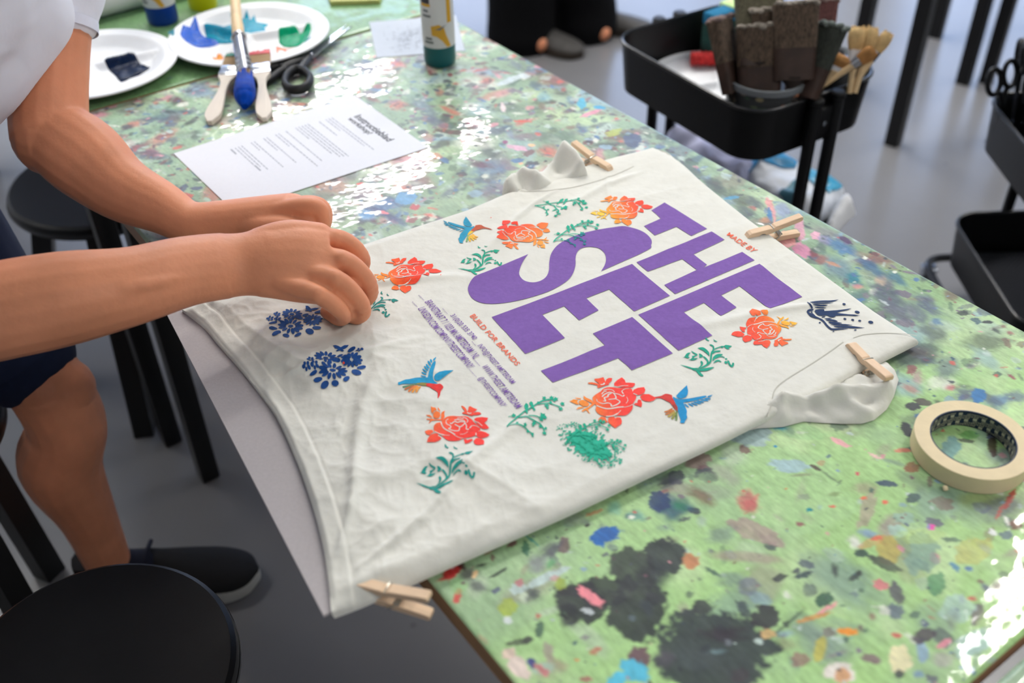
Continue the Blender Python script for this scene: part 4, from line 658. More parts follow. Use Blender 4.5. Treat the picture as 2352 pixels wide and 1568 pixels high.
stamp('swallow_print', [cw(p) for p in sw], lambda p: p, lambda v2, t: np.tile(s2l((14, 48, 92)), (len(v2), 1)))
# seams
seam_m = mat('seam_thread', (196, 194, 182), rough=.95, noise=.05)
for pl in (ct([(200, 520), (260, 570), (370, 630), (500, 635), (760, 620), (1000, 580), (1250, 510), (1480, 430), (1700, 330)]), cs([(430, 1120), (470, 960), (510, 800), (640, 680), (860, 540), (1080, 400), (1310, 240)]), cs([(1430, 190), (1560, 155), (1800, 140), (2050, 150), (2170, 170)])):
    sm = MB(); drape(sm, ribbon(pxs(pl), .0011), .0004, 0, 0, (200, 200, 190)); sm.obj('seam', seam_m, shirt, off=SO, sharp=0, recalc=False)
# ------------------------------------------------------------------ clothes pegs
pw = mat('peg_wood', (232, 200, 166), rough=.6, noise=.12, nscale=26, stretch=(1, 9, 9)); pwire = mat('spring_wire', (190, 188, 178), rough=.28, metal=1., noise=.05)
def peg_leg(top_):
    s = 1 if top_ else -1; tilt = .062
    prof = [(0, 0), (.003, .0045), (.006, .0062), (.031, .0078), (.033, .0066), (.036, .0066), (.038, .0080), (.072, .0080), (.074, .0068), (.074, .0022), (.070, .0012), (.038, .0010), (.034, 0), (.026, 0), (.023, .0022), (.019, .0022), (.016, 0)]
    r = []
    for x, z in prof:
        z2 = z+.0026+(max(0, x-.030)*.2 if top_ else 0); r.append((x, s*z2))
    mb = MB(); n = len(r); vs = [(x, -.0048, z) for x, z in r]+[(x, .0048, z) for x, z in r]
    mb.add(vs, [tuple(range(n)), tuple(range(n, 2*n))[::-1]]+[(i, n+i, n+(i+1) % n, (i+1) % n) for i in range(n)]); return mb
def make_peg(label):
    t = thing('clothes_peg', label, 'clothes peg', (0, 0, 0), 0, 'wooden clothes pegs gripping the shirt')
    for tp in (True, False):
        o = peg_leg(tp).obj('wooden_arm', pw, t, smooth=False)
        bv = o.modifiers.new('bevel', 'BEVEL'); bv.width = .0006; bv.segments = 2; bv.limit_method = 'ANGLE'
    sp = MB(); xc = .0445
    sp.tube([(xc+.0022*math.cos(a), -.0062+.0124*a/(2*math.pi*6), .0022*math.sin(a)) for a in np.linspace(0, 2*math.pi*6, 90)], .0006, 6, smooth=False)
    for sd in (-1, 1):
        y = .0064*sd; s = sd
        zt = .0100 if s > 0 else .0088
        sp.tube([(xc-.001, y, s*.0022), (xc-.006, y, s*.006), (.0345, y, s*zt)], .0007, 6)
        sp.tube([(.0345, y, s*zt), (.0345, 0, s*(zt+.0006)), (.0345, -y*.78, s*zt)], .0007, 6)
    sp.obj('spring', pwire, t); return t
peg0 = make_peg('clothes peg beside the black swallow stamp, by the folded sleeve')
def place_peg(o, jaw, tail, z=T+.0112):
    a = W(*jaw, z); b_ = W(*tail, z+.010); o.location = (a[0], a[1], z); o.rotation_euler = (0, 0, math.atan2(b_[1]-a[1], b_[0]-a[0]))
p1 = dup(peg0, (0, 0, 0), 0, 'clothes peg over the orange MADE BY print, tail towards the trolley'); p2 = dup(peg0, (0, 0, 0), 0, 'clothes peg at the back of the shirt beside the bunched cloth'); p3 = dup(peg0, (0, 0, 0), 0, 'clothes peg on the shirt corner that overhangs the floor beyond the table edge')
place_peg(peg0, (1948, 795), (2042, 882)); place_peg(p1, (1712, 548), (1816, 512)); place_peg(p2, (1404, 396), (1336, 346)); place_peg(p3, (806, 1342), (984, 1380))
# ------------------------------------------------------------------ instruction sheet
paper = mat('white_paper', (226, 229, 238), rough=.75, noise=.015, nscale=200)
A4 = [np.array(P2(*p, T+.001)) for p in [(398.5, 352.4), (815, 218.5), (984, 338.4), (537.7, 485.3)]]     # foot-left, head-left, head-right, foot-right of the page
t = thing('instruction_sheet', 'white A4 sheet of printed workshop instructions lying before the brushes', 'paper', (*A4[0], T))
MB().prism([tuple(p) for p in A4][::-1], T+.0006, T+.0011).obj('page', paper, t, off=(*A4[0], T), smooth=False)
def pg(x, y): return A4[1]+(A4[2]-A4[1])*x/210+(A4[0]-A4[1])*y/297
ik = mat('black_toner', (64, 68, 80), rough=.6, noise=.05); ikg = mat('grey_toner', (158, 164, 176), rough=.6, noise=.05)
for body, x0, x1, y, h in (('Instructieblad', 62, 160, 38, 12.5), ('workshop!', 62, 124, 52, 12.5)):
    ptext('heading', body, [pg(x0, y), pg(x1, y), pg(x1-0, y-h), pg(x0, y-h)], ik, .025, parent=t, poff=(*A4[0], T), zf=lambda xy: np.full(len(xy), T+.00125))
tm = MB(); rs = random.Random(2)
for y, x1 in ((66, 170), (71, 150), (76, 88), (87, 98), (104, 162), (109, 160), (114, 158), (119, 140), (124, 84), (140, 150), (152, 160), (157, 84), (171, 132), (176, 84), (191, 132), (196, 70), (211, 126), (216, 112), (221, 118)):
    x = 44 if y < 100 else 40
    while x < x1:
        w_ = min(rs.uniform(3, 10), x1-x)
        if w_ > 1: tm.add([(*pg(x, y), T+.00125), (*pg(x+w_, y), T+.00125), (*pg(x+w_, y-1.5), T+.00125), (*pg(x, y-1.5), T+.00125)], [(0, 1, 2, 3)])
        x += w_+1.6
for x0, x1, y in ((104, 122, 221), (40, 58, 228)): tm.add([(*pg(a, b_), T+.0013) for a, b_ in ((x0, y), (x1, y), (x1, y-2.4), (x0, y-2.4))], [(0, 1, 2, 3)])
tm.obj('text_lines', ikg, t, off=(*A4[0], T), smooth=False, recalc=False)
# ------------------------------------------------------------------ plates
pl_m = mat('plate_fibre', (236, 238, 242), rough=.55, noise=.02, nscale=80)
ps = [(0, .004), (.08, .0042), (.092, .006), (.104, .013), (.113, .0185), (.117, .0195), (.120, .0188), (.134, .0205), (.1355, .019)]
def plate_z(r, th, rot):
    z = np.interp(r, [p[0] for p in ps], [p[1] for p in ps])
    for k in (0, 2.3, 4.15):
        a = (th-rot-k+math.pi) % (2*math.pi)-math.pi; dist = np.abs(r*np.sin(a)); on = (np.cos(a) > 0)
        z = np.maximum(z, np.where(on, .0045+.0125*np.exp(-(dist/.009)**2.2)*sstep(.118, .106, r), 0))
    return z
def make_plate(label, c, rot, z0=T, group='white compartment plates'):
    t = thing('paper_plate', label, 'plate', (*c, z0), 0, group)
    rr = np.r_[np.linspace(0.0005, .134, 60), .1355]; th = np.linspace(0, 2*math.pi, 120, endpoint=False)
    Rg, Th = np.meshgrid(rr, th, indexing='ij'); Z = plate_z(Rg, Th, rot); n, m_ = Rg.shape
    v = np.stack([Rg*np.cos(Th), Rg*np.sin(Th), Z+.0008], -1).reshape(-1, 3); v2 = v.copy(); v2[:, 2] -= .0018; v2[:, 2] = np.maximum(v2[:, 2], 0.0004)
    ix = np.arange(n*m_).reshape(n, m_); f = []
    for i in range(n-1):
        for j in range(m_):
            k = (j+1) % m_; f.append((ix[i, j], ix[i, k], ix[i+1, k], ix[i+1, j])[::-1]); f.append(tuple(n*m_+q for q in (ix[i, j], ix[i, k], ix[i+1, k], ix[i+1, j])))
    for j in range(m_): f.append((ix[-1, j], n*m_+ix[-1, j], n*m_+ix[-1, (j+1) % m_], ix[-1, (j+1) % m_]))
    MB().add(np.vstack([v, v2]), f).obj('dish', pl_m, t, sharp=0); return t
wet = lambda n, c: mat(n, c, rough=.13, noise=.22, nscale=130, bump=.0012, bscale=210, spec=.18)
def puddle(t, name, pts, m, rot, z0=T, h=.0022, zp=T+.006):
    pl = [tuple(P2(u, v, zp)-np.array(t.location[:2])) for u, v in pts]; pl = smooth_poly(pl, 2)
    v2, f2 = fill(pl, .0035); d = seg_dist(pl, v2[:, 0], v2[:, 1]); r = np.hypot(v2[:, 0], v2[:, 1]); th = np.arctan2(v2[:, 1], v2[:, 0])
    z = plate_z(r, th, rot)+.0010+h*np.sqrt(np.clip(1-(1-np.clip(d/.006, 0, 1))**2, 0, 1))*(.6+.8*vnoise(v2[:, 0]*120, v2[:, 1]*120, 3))
    MB().add(np.c_[v2, z], f2).obj(name, m, t, sharp=0, recalc=False)
la, lb = W(385, 85, T+.02), W(750, 72, T+.02); c2_ = ((la+lb)/2)[:2]+np.array([.002, .008]); rot2 = .35
p2_ = make_plate('white compartment plate with blue and green paint and a brush laid across it', c2_, rot2)
cz = lambda l: [(460+x/5.408, y/5.408) for x, y in l]
puddle(p2_, 'blue_paint', [(418, 95), (425, 75), (440, 80), (452, 55), (460, 76), (470, 84), (498, 92), (503, 100), (480, 108), (440, 109), (422, 104)], wet('wet_blue', (0, 84, 196)), rot2)
puddle(p2_, 'turquoise_paint', cz([(60, 385), (180, 350), (380, 310), (385, 240), (470, 230), (540, 250), (590, 200), (620, 250), (680, 220), (700, 270), (850, 300), (800, 340), (810, 400), (700, 460), (560, 490), (400, 530), (240, 540), (180, 500), (80, 470)]), wet('wet_turquoise', (0, 150, 180)), rot2, h=.0022)
puddle(p2_, 'green_paint', cz([(975, 520), (990, 420), (1050, 370), (1110, 370), (1120, 310), (1160, 370), (1240, 430), (1310, 400), (1360, 350), (1390, 380), (1370, 470), (1290, 570), (1180, 585), (1040, 580)]), wet('wet_green', (0, 152, 106)), rot2)
puddle(p2_, 'orange_paint', cz([(150, 700), (200, 715), (210, 670), (260, 670), (300, 740), (250, 755), (170, 745)]), wet('wet_orange', (245, 150, 24)), rot2, h=.001)
puddle(p2_, 'red_paint', cz([(560, 660), (700, 650), (740, 740), (640, 760), (570, 720)]), wet('wet_red', (206, 66, 52)), rot2, h=.0008)
puddle(p2_, 'paint_smear', cz([(20, 740), (100, 760), (240, 765), (200, 800), (90, 790)]), wet('wet_teal', (70, 140, 160)), rot2, h=.0004)
puddle(p2_, 'paint_smear', cz([(940, 570), (1080, 600), (1220, 598), (1080, 615), (1060, 660), (1040, 630), (980, 620), (960, 665), (945, 640)]), wet('wet_coral', (238, 140, 110)), rot2, h=.0003)
puddle(p2_, 'paint_smear', cz([(1290, 570), (1340, 520), (1400, 540), (1330, 590)]), MATS['wet_teal'], rot2, h=.0004)
puddle(p2_, 'paint_smear', [(389, 92), (397, 88), (405, 86), (405, 100), (396, 100)], MATS['wet_teal'], rot2, h=.0004)
ra = W(396, 146, T+.02)[:2]; c1_ = ra-np.array([.1335, -.012]); rot1 = .55
p1_ = make_plate('white compartment plate with a square of dark navy paint, half behind the bare arm', c1_, rot1)
cy = lambda l: [(180+x/6.532, y/6.532) for x, y in l]
puddle(p1_, 'navy_paint', cy([(385, 950), (450, 930), (560, 870), (640, 850), (720, 850), (810, 825), (860, 890), (930, 950), (1080, 1015), (1000, 1080), (900, 1130), (780, 1170), (640, 1230), (560, 1140), (480, 1070), (400, 1000)]), wet('wet_navy', (12, 28, 56)), rot1, h=.003)
# ------------------------------------------------------------------ paint bottles
def bottle(name, label, c, r, colr, cname, yaw, h=.155):
    t = thing(name, label, 'paint bottle', (*c, T), yaw, 'acrylic paint bottles')
    cm = mat(cname, colr, rough=.3, noise=.06, nscale=12)
    MB().lathe([(0, .0), (r*.9, 0), (r*.985, .004), (r, .012), (r, h), (r*.96, h+.008), (r*.5, h+.022), (r*.45, h+.03)], seg=48).obj('body', cm, t)
    lm = mat('bottle_label', (206, 208, 208), rough=.45, noise=.02)
    MB().lathe([(r+.0004, .034), (r+.0004, h-.026)], seg=48, caps=False).obj('paper_label', lm, t, recalc=False)
    cap = MB().lathe([(0, h+.028), (r*.58, h+.028), (r*.6, h+.03), (r*.56, h+.05), (r*.3, h+.066), (0, h+.068)], seg=32)
    cap.obj('cap', mat('bottle_cap', (236, 236, 234), rough=.35, noise=.02), t)
    def wrap(pts, m, nm, k=.0008):
        v2, f2 = fill([(x, z) for x, z in pts], .004); a = v2[:, 0]/r
        MB().add(np.c_[(r+k)*np.sin(a), -(r+k)*np.cos(a), v2[:, 1]], f2).obj(nm, m, t, sharp=0, recalc=False)
    ob = mat('label_ochre', (206, 158, 46), rough=.45, noise=.05); bk = mat('label_black', (52, 50, 56), rough=.45, noise=.05); gy = mat('label_grey', (112, 116, 118), rough=.45, noise=.05)
    e = h-.026
    wrap([(.016, .075), (.024, .075), (.024, e-.008), (.016, e-.006)], ob, 'label_stripe')
    wrap([(-.028, e-.022), (-.011, e-.022), (-.011, e-.003), (-.028, e-.003)], bk, 'logo_box'); wrap([(-.028, e-.027), (-.010, e-.027), (-.010, e-.0225), (-.028, e-.0225)], ob, 'logo_band')
    wrap([(-.011, .071), (.002, .074), (.010, .068), (.013, .056), (.021, .036), (.014, .035), (.006, .047), (-.002, .054), (-.010, .056)], ob, 'label_picture'); wrap([(-.005, .066), (.004, .065), (.014, .073), (.004, .069)], gy, 'label_picture', .0012)
    for i, (x0, x1, z) in enumerate(((-.024, -.014, e-.036), (-.026, -.010, e-.044), (-.024, -.008, .042), (-.022, -.010, .048))): wrap([(x0, z), (x1, z), (x1, z+.004), (x0, z+.004)], gy, 'label_text')
    return t
def bpos(l, r_, bot_):   # centre from the two side pixels and the lowest pixel of the foot
    return np.array([(W(*l)[0]+W(*r_)[0])/2, W(*bot_)[1]])
bl = W(973, 140); br = W(1047, 140); rr_ = np.linalg.norm(br-bl)/2*.98; foot = W(1010, 158)
bottle('paint_bottle', 'teal paint bottle with white label standing at the back edge of the table', (foot[0], foot[1]+rr_), rr_, (0, 88, 92), 'teal_paint', math.radians(2))
bl = W(335, 45); br = W(405, 45); rb = np.linalg.norm(br-bl)/2*.98; foot = W(367, 63)
bottle('paint_bottle', 'blue paint bottle with white label behind the plates', (foot[0], foot[1]+rb), rb, (0, 52, 140), 'blue_paint_plastic', math.radians(-8))
yl = W(432, 22); yr = W(495, 22); ry = np.linalg.norm(yr-yl)/2; yc = ((yl+yr)/2)[:2]+np.array([0, ry*.6])
t = thing('paint_pot', 'bright yellow paint pot behind the larger plate', 'paint pot', (*yc, T))
ym = mat('yellow_plastic', (206, 204, 0), rough=.4, noise=.08, nscale=15)
MB().lathe([(0, 0), (ry*.95, 0), (ry, .004), (ry*1.06, .085), (ry*1.0, .085), (ry*.97, .012), (0, .010)], seg=40).obj('pot', ym, t); MB().lathe([(0, .070), (ry*1.0, .070)], seg=32, caps=False).obj('paint', wet('wet_yellow', (220, 216, 30)), t, recalc=False)
a = W(228, 46, T+.004); b_ = W(345, 14, T+.004)
t = thing('paper_roll', 'white paper roll lying behind the plate with navy paint', 'paper roll', (*((a+b_)/2)[:2], T))
e = (b_-a)/np.linalg.norm(b_-a); pn = np.array([-e[1], e[0], 0]); cc = a+pn*.024; cc[2] = T+.0245
rl = MB().tube([cc-e*.16, cc+e*.32], .024, 36, smooth=False).tube([cc-e*.161, cc+e*.321], .010, 20, smooth=False)
rl.obj('roll', mat('roll_paper', (222, 224, 222), rough=.8, noise=.02), t, off=t.location)
# small printed papers, green pad
q = [P2(*p, T+.001) for p in [(848, 50), (1046, 34), (1068, 116), (865, 132)]]; c = np.mean(q, 0)
t = thing('printed_card', 'small translucent printed card under the teal bottle', 'paper', (*c, T))
MB().prism([tuple(p) for p in q], T+.0002, T+.0007).obj('card', mat('tracing_paper', (196, 204, 216), rough=.85, spec=.2, noise=.03, nscale=60), t, off=(*c, T), smooth=False)
dm = MB(); rs = random.Random(8)
for i in range(170):
    s_, t_ = rs.gauss(.55, .17), rs.gauss(.55, .2)
    if not (.1 < s_ < .92 and .15 < t_ < .9): continue
    p = q[0]+(q[1]-q[0])*s_*.8+(q[3]-q[0])*t_; an = rs.random()*3; L = rs.uniform(.002, .008); d = np.array([math.cos(an), math.sin(an)])
    dm.add([(*x, T+.0009) for x in ribbon([p-d*L/2, p+d*L/2+np.array([.001, -.001])], .0011)], [tuple(range(len(ribbon([p-d*L/2, p+d*L/2], .0011))))])
dm.obj('drawing', mat('pencil_grey', (118, 126, 142), rough=.6, noise=.05), t, off=(*c, T), smooth=False, recalc=False)
q = [P2(*p, T+.001) for p in [(752, -8), (880, -16), (872, 8), (760, 12)]]; c = np.mean(q, 0)
t = thing('note_pad', 'olive yellow note pad at the far side of the green table', 'note pad', (*c, T)); MB().prism([tuple(p) for p in q], T+.0004, T+.008).obj('pad', mat('olive_paper', (196, 196, 120), rough=.7, noise=.1, nscale=30), t, off=(*c, T), smooth=False)
# ------------------------------------------------------------------ brushes
hw = mat('pale_wood', (222, 212, 200), rough=.6, noise=.06, nscale=20); chrome = mat('ferrule_metal', (200, 202, 206), rough=.2, metal=1, noise=.05); brist = mat('tan_bristle', (176, 148, 112), rough=.8, noise=.35, nscale=40, stretch=(1, 30, 30), bump=.0006, bscale=90)
rx = Matrix.Rotation
def flat_brush(name, label, tip, end, z0, z1, tipc, tipn):
    """handle tip -> bristle end; lies flat, long axis local x"""
    a = W(*tip, z0); b_ = W(*end, z1); L = np.linalg.norm(b_-a); x = (b_-a)/L; y = np.cross((0, 0, 1), x); y /= np.linalg.norm(y); zz = np.cross(x, y)
    t = thing(name, label, 'paint brush', a, 0, None); loc = lambda p: p[0]*L*x+p[1]*y+p[2]*zz
    prof = [(0, .0035), (.03, .0065), (.09, .0115), (.20, .0115), (.33, .0085), (.45, .0062), (.55, .0075), (.615, .0135), (.64, .0145)]
    pts = crom(np.array([(p[0], p[1], 0) for p in prof]), 4); n = len(pts)
    mb = MB(); outl = [(p[0], p[1]) for p in pts]+[(p[0], -p[1]) for p in pts[::-1]]; hole = ell(.10, 0, .0034/L*1.2, .0026, 0, 12)
    v2, f2 = fill(outl, 0, [hole]); N = len(v2); th = .0034
    def hh(x_): return th*(1+.25*math.cos(x_*9))
    vs = [loc((p[0], p[1], hh(p[0]))) for p in v2]+[loc((p[0], p[1], -hh(p[0]))) for p in v2]
    fs = list(f2)+[tuple(N+i for i in f[::-1]) for f in f2]; m_ = len(outl)
    fs += [(i, (i+1) % m_, N+(i+1) % m_, N+i) for i in range(m_)]+[(m_+i, m_+(i+1) % 12, N+m_+(i+1) % 12, N+m_+i) for i in range(12)]
    o = mb.add(vs, fs).obj('handle', hw, t, smooth=False)
    bv = o.modifiers.new('bevel', 'BEVEL'); bv.width = .0012; bv.segments = 2; bv.limit_method = 'ANGLE'
    Rm = Matrix((x, y, zz)).transposed()
    MB().box(loc((.71, 0, 0)), (.15*L, .0305, .0098), Rm, bev=.002).box(loc((.672, 0, 0)), (.006, .0314, .0106), Rm, bev=.002).box(loc((.75, 0, 0)), (.006, .0314, .0106), Rm, bev=.002).obj('ferrule', chrome, t)
    bb_ = MB(); rs = random.Random(5)
    for i in range(16):
        for k in (-1, 1):
            yy = -.0135+.027*i/15; bb_.tube([loc((.77, yy, k*.002)), loc((.89, yy*1.06, k*.002)), loc((.945+rs.uniform(-.008, .008), yy*1.1, k*.0015))], [.0022, .0022, .0014], 5, smooth=False)
    bb_.obj('bristles', brist, t); 
    tp = MB()
    for i in range(14):
        for k in (-1, 1):
            yy = -.0145+.029*i/13; tp.tube([loc((.92, yy, k*.002)), loc((.99+rs.uniform(-.012, .01), yy*1.05, k*.001))], [.0027, .0016], 6, smooth=False)
    tp.obj('painted_tip', wet(tipn, tipc), t); return t
flat_brush('paint_brush', 'flat pale-handled brush with red painted tip on the plate rim', (608, 275), (596, 117), T+.0045, T+.026, (206, 66, 60), 'wet_red2')
flat_brush('paint_brush', 'flat pale-handled brush lying aslant, its bristles hidden behind the blue brush', (482, 283), (545, 122), T+.0045, T+.026, (40, 130, 100), 'wet_green2')
# long round brush laid over the plate, blue bristles hanging over its rim
ta, tb, tc_, td, te = D(562, 243, dep_b := float((W(562, 243, T+.012)-CO)@CF)), W(563, 170, T+.030), W(555, 150, T+.034), W(548, 82, T+.046), W(536, -60, T+.072)
t = thing('paint_brush', 'round brush with bristles loaded with wet blue paint, laid across the plate', 'paint brush', ta)
x = (te-tb)/np.linalg.norm(te-tb); up_ = np.cross(np.cross(x, (0, 0, 1)), x)
MB().tube([td-x*.004, td+x*.03, td+x*.07, te, te+x*.10, te+x*.13], [.0098, .0098, .0088, .0078, .0068, .003], 20).obj('handle', mat('birch_handle', (226, 196, 150), rough=.45, noise=.12, nscale=22, stretch=(1, 6, 6)), t, off=ta)
fe = MB().tube([tb+x*.0, (tb+td)/2, td], [.0118, .0115, .0102], 20)
for k in (.08, .2, .32, .92): 
    c = tb+(td-tb)*k; fe.tube([c-x*.0012, c, c+x*.0012], [.0116, .0128, .0116], 20)
fe.obj('ferrule', chrome, t, off=ta)
br_ = MB(); rs = random.Random(6)
def bpt(k, an, f): 
    base = tb+(ta-tb)*k; s_ = np.cross(x, up_/np.linalg.norm(up_)); u_ = up_/np.linalg.norm(up_); return base+(s_*math.cos(an)+u_*math.sin(an))*f
for i in range(70):
    an = rs.random()*6.28; q = rs.random()**.5
    br_.tube([bpt(-.02, an, .010*q), bpt(.35, an, .0122*q), bpt(.5, an, .0128*q)], .0015, 5, smooth=False)
br_.obj('bristles', brist, t, off=ta)
pb = MB().tube([bpt(.12, 0, 0), bpt(.3, 0, 0), bpt(.55, 0, 0), bpt(.8, 0, 0), bpt(1.0, 0, 0)], [.0105, .0138, .0150, .0135, .006], 24, n=4)
for i in range(60):
    an = 6.28*i/60+rs.uniform(-.05, .05); k1 = rs.uniform(.85, 1.06)
    pb.tube([bpt(rs.uniform(.0, .2), an, .0118), bpt(.45, an, .0140), bpt(.72, an, .0132), bpt(k1, an, .005)], [.0010, .0022, .0022, .0008], 5)
pb.obj('painted_tip', mat('wet_blue_brush', (0, 62, 165), rough=.4, spec=.08, noise=.3, nscale=90, bump=.001, bscale=160), t, off=ta)
# ------------------------------------------------------------------ scissors
t = thing('scissors', 'black-handled scissors half under the rim of the paint plate', 'scissors', W(690, 150, T))
off = t.location; blk = mat('black_handle', (24, 25, 28), rough=.5, noise=.1); bladem = mat('scissor_steel', (178, 180, 190), rough=.22, metal=1, noise=.05)
pv = W(712, 128, T+.007); tipB = W(808, 66, T+.005); tipA = W(796, 62, T+.003)
for tip, z in ((tipB, .0015), (tipA, -.0012)):
    e = tip-pv; e[2] = 0; L = np.linalg.norm(e); e /= L; n_ = np.array([-e[1], e[0], 0])
    pts = [pv-e*.022-n_*.007, pv-e*.022+n_*.007, pv+e*.01+n_*.008, pv+e*L*.6+n_*.005, pv+e*L, pv+e*L*.6-n_*.004, pv+e*.01-n_*.008]
    MB().prism([tuple(p[:2]) for p in pts], pv[2]+z-.0012, pv[2]+z+.0012).obj('blade', bladem, t, off=off, smooth=False)
MB().lathe([(0, .0), (.005, 0), (.005, .0026), (.003, .0036), (0, .0036)], c=tuple(pv+np.array([0, 0, .002])), seg=20).obj('pivot_screw', bladem, t, off=off)
def ring(pts, r0, fl): return MB().tube([W(*p, T+.0085) for p in pts], r0, 12, closed=True, smooth=False, flat=fl)
rg = crom(np.array([W(*p, T+.010) for p in [(686, 158), (702, 166), (713, 180), (707, 196), (690, 205), (668, 205), (655, 194), (658, 176), (672, 162), (686, 158)]]), 6)[:-1]
MB().tube(rg, .0058, 12, closed=True, smooth=False, flat=1.4).tube([W(690, 160, T+.009), W(700, 146, T+.009), pv-np.array([0, 0, .0005])], [.0065, .0068, .006], 12).obj('handle', blk, t, off=off)
rg = crom(np.array([W(*p, T+.0085) for p in [(655, 160), (640, 168), (622, 182), (603, 192), (588, 190), (586, 180), (600, 168), (622, 158), (644, 152), (655, 160)]]), 6)[:-1]
MB().tube(rg, .0055, 12, closed=True, smooth=False, flat=1.3).tube([W(648, 158, T+.009), W(672, 146, T+.009), pv-np.array([0, 0, .002])], [.0065, .0070, .006], 12).obj('handle', blk, t, off=off)
# ------------------------------------------------------------------ masking tape
zt = .0195; ti = (W(2137, 988, T+zt)+W(2333, 1026, T+zt))/2; tcen = ((W(2217, 943, T+zt)+W(2259, 1074, T+zt))/2); cxy = ((ti+tcen)/2)[:2]
Ri = .5*(np.linalg.norm(W(2137, 988, T+zt)-W(2333, 1026, T+zt))); Ro = np.linalg.norm(W(2100.6, 993, T+zt)[:2]-cxy)
t = thing('masking_tape', 'roll of beige masking tape with dark blue printed core', 'tape', (*cxy, T))
MB().lathe([(Ri+.0012, .0006), (Ro-.0004, .0006), (Ro, .001), (Ro, zt-.0004), (Ro-.0004, zt), (Ri+.0012, zt), (Ri+.0012, .0006)], seg=96, caps=False).obj('tape_winding', mat('crepe_tape', (232, 214, 176), rough=.75, noise=.05, nscale=70, bump=.0002, bscale=300), t, weld=True)
MB().lathe([(Ri, .0006), (Ri+.0012, .0006), (Ri+.0012, zt), (Ri, zt), (Ri, .0006)], seg=96, caps=False).obj('core', mat('navy_card', (14, 34, 66), rough=.5, noise=.08), t, weld=True)
v, f = text_mesh('TECHNOTAPE', .01); lo = v.min(0); hi = v.max(0); v = (v-lo)/(hi-lo); tp = MB(); r_ = Ri-.0003
for row in range(7):
    for k in range(8):
        a0 = k*.785+row*.20; w_ = .50; h_ = .0022
        x = v[:, 0]; y = v[:, 1]; aa = a0+x*w_; z = .0005+row*.0032-.0032*((k*.785+x*w_)/.785 % 1)*.6+h_*(1-y)
        z = .0015+((row*.0027)+.0006*x)+h_*(1-y); ok = z.max() < zt
        if not ok: continue
        tp.add(np.c_[r_*np.cos(-aa), r_*np.sin(-aa), z], f)
        b0 = a0+.58; q = np.array([(0, 0), (.10, 0), (.10, 1), (0, 1)]); zz = .0012+row*.0027+.003*q[:, 1]
        tp.add(np.c_[r_*np.cos(-(b0+q[:, 0])), r_*np.sin(-(b0+q[:, 0])), np.minimum(zz, zt-.0004)], [(0, 1, 2, 3)])
tp.obj('core_print', mat('cream_print', (190, 186, 164), rough=.6, noise=.05), t, sharp=0, recalc=False)
fr = W(2171, 1117, T+.004); MB().box((fr[0]-cxy[0], fr[1]-cxy[1]-.001, .003), (.004, .005, .004), Matrix.Rotation(.5, 4, 'X'), bev=.001).obj('torn_end', MATS['crepe_tape'], t)
# ------------------------------------------------------------------ stools
seat_m = mat('black_seat', (17, 17, 19), rough=.38, spec=.35, noise=.12, nscale=40, bump=.0001, bscale=200)
legm = mat('black_wood_leg', (15, 15, 17), rough=.45, noise=.1)
def make_stool(name, label, h, r, splay0, splay1, egg=0.):
    t = thing(name, label, 'stool', (0, 0, 0), 0, None)
    prof = [(0, h-.03), (r*.93, h-.03), (r*.985, h-.026), (r, h-.018), (r, h-.012), (r*.985, h-.004), (r*.95, h), (r*.6, h-.002), (0, h-.004)]
    MB().lathe(prof, seg=64).obj('seat', seat_m, t)
    MB().lathe([(r*1.004, h-.020), (r*1.007, h-.018), (r*1.007, h-.015), (r*1.004, h-.013)], seg=64, caps=False).obj('edge_highlight', mat('seat_edge_highlight', (52, 53, 56), rough=.35, noise=.05), t, recalc=False)  # lighter band paints the highlight on the seat's edge bevel
    for k in range(4):
        a = k*math.pi/2; c_, s_ = math.cos(a), math.sin(a)
        p0 = np.array([c_*splay1, s_*splay1, .0]); p1 = np.array([c_*splay0, s_*splay0, h-.03]); w_ = .019
        s2 = np.array([-s_, c_, 0]); r2 = np.array([c_, s_, 0]); vs = [p+s2*w_*i+r2*w_*j for p in (p0, p1) for i, j in ((-1, -1), (1, -1), (1, 1), (-1, 1))]
        MB().add(vs, [(3, 2, 1, 0), (4, 5, 6, 7)]+[(i, (i+1) % 4, 4+(i+1) % 4, 4+i) for i in range(4)]).obj('leg', legm, t, smooth=False)
    return t
st0 = make_stool('stool', 'round black stool by the table corner, behind the bare arm', .45, .175, .12, .225)
st0.location = (-.772, 1.728, 0); st0.rotation_euler = (0, 0, math.radians(-82))
make_near = make_stool('stool', 'large round black stool seat in the near corner, in front of the shoe', .45, .157, .10, .13)
make_near.location = (-.468, .653, 0); make_near.rotation_euler = (0, 0, .5)
n2 = dup(make_near, (-.875, 1.04, 0), math.atan2(.95-1.035, -.70+.87), 'black stool between the legs of the person at the table, only one leg showing')
s_a = make_stool('stool', 'black stool beyond the trolley with the old brushes, its straight legs showing', .72, .18, .245, .252)
s_a.location = (1.26, 2.80, 0); s_a.rotation_euler = (0, 0, math.atan2(.378, .333))
dup(s_a, (1.656, 3.188, 0), math.atan2(.178, -.198)+.06, 'black stool farthest back, behind the scissors trolley')
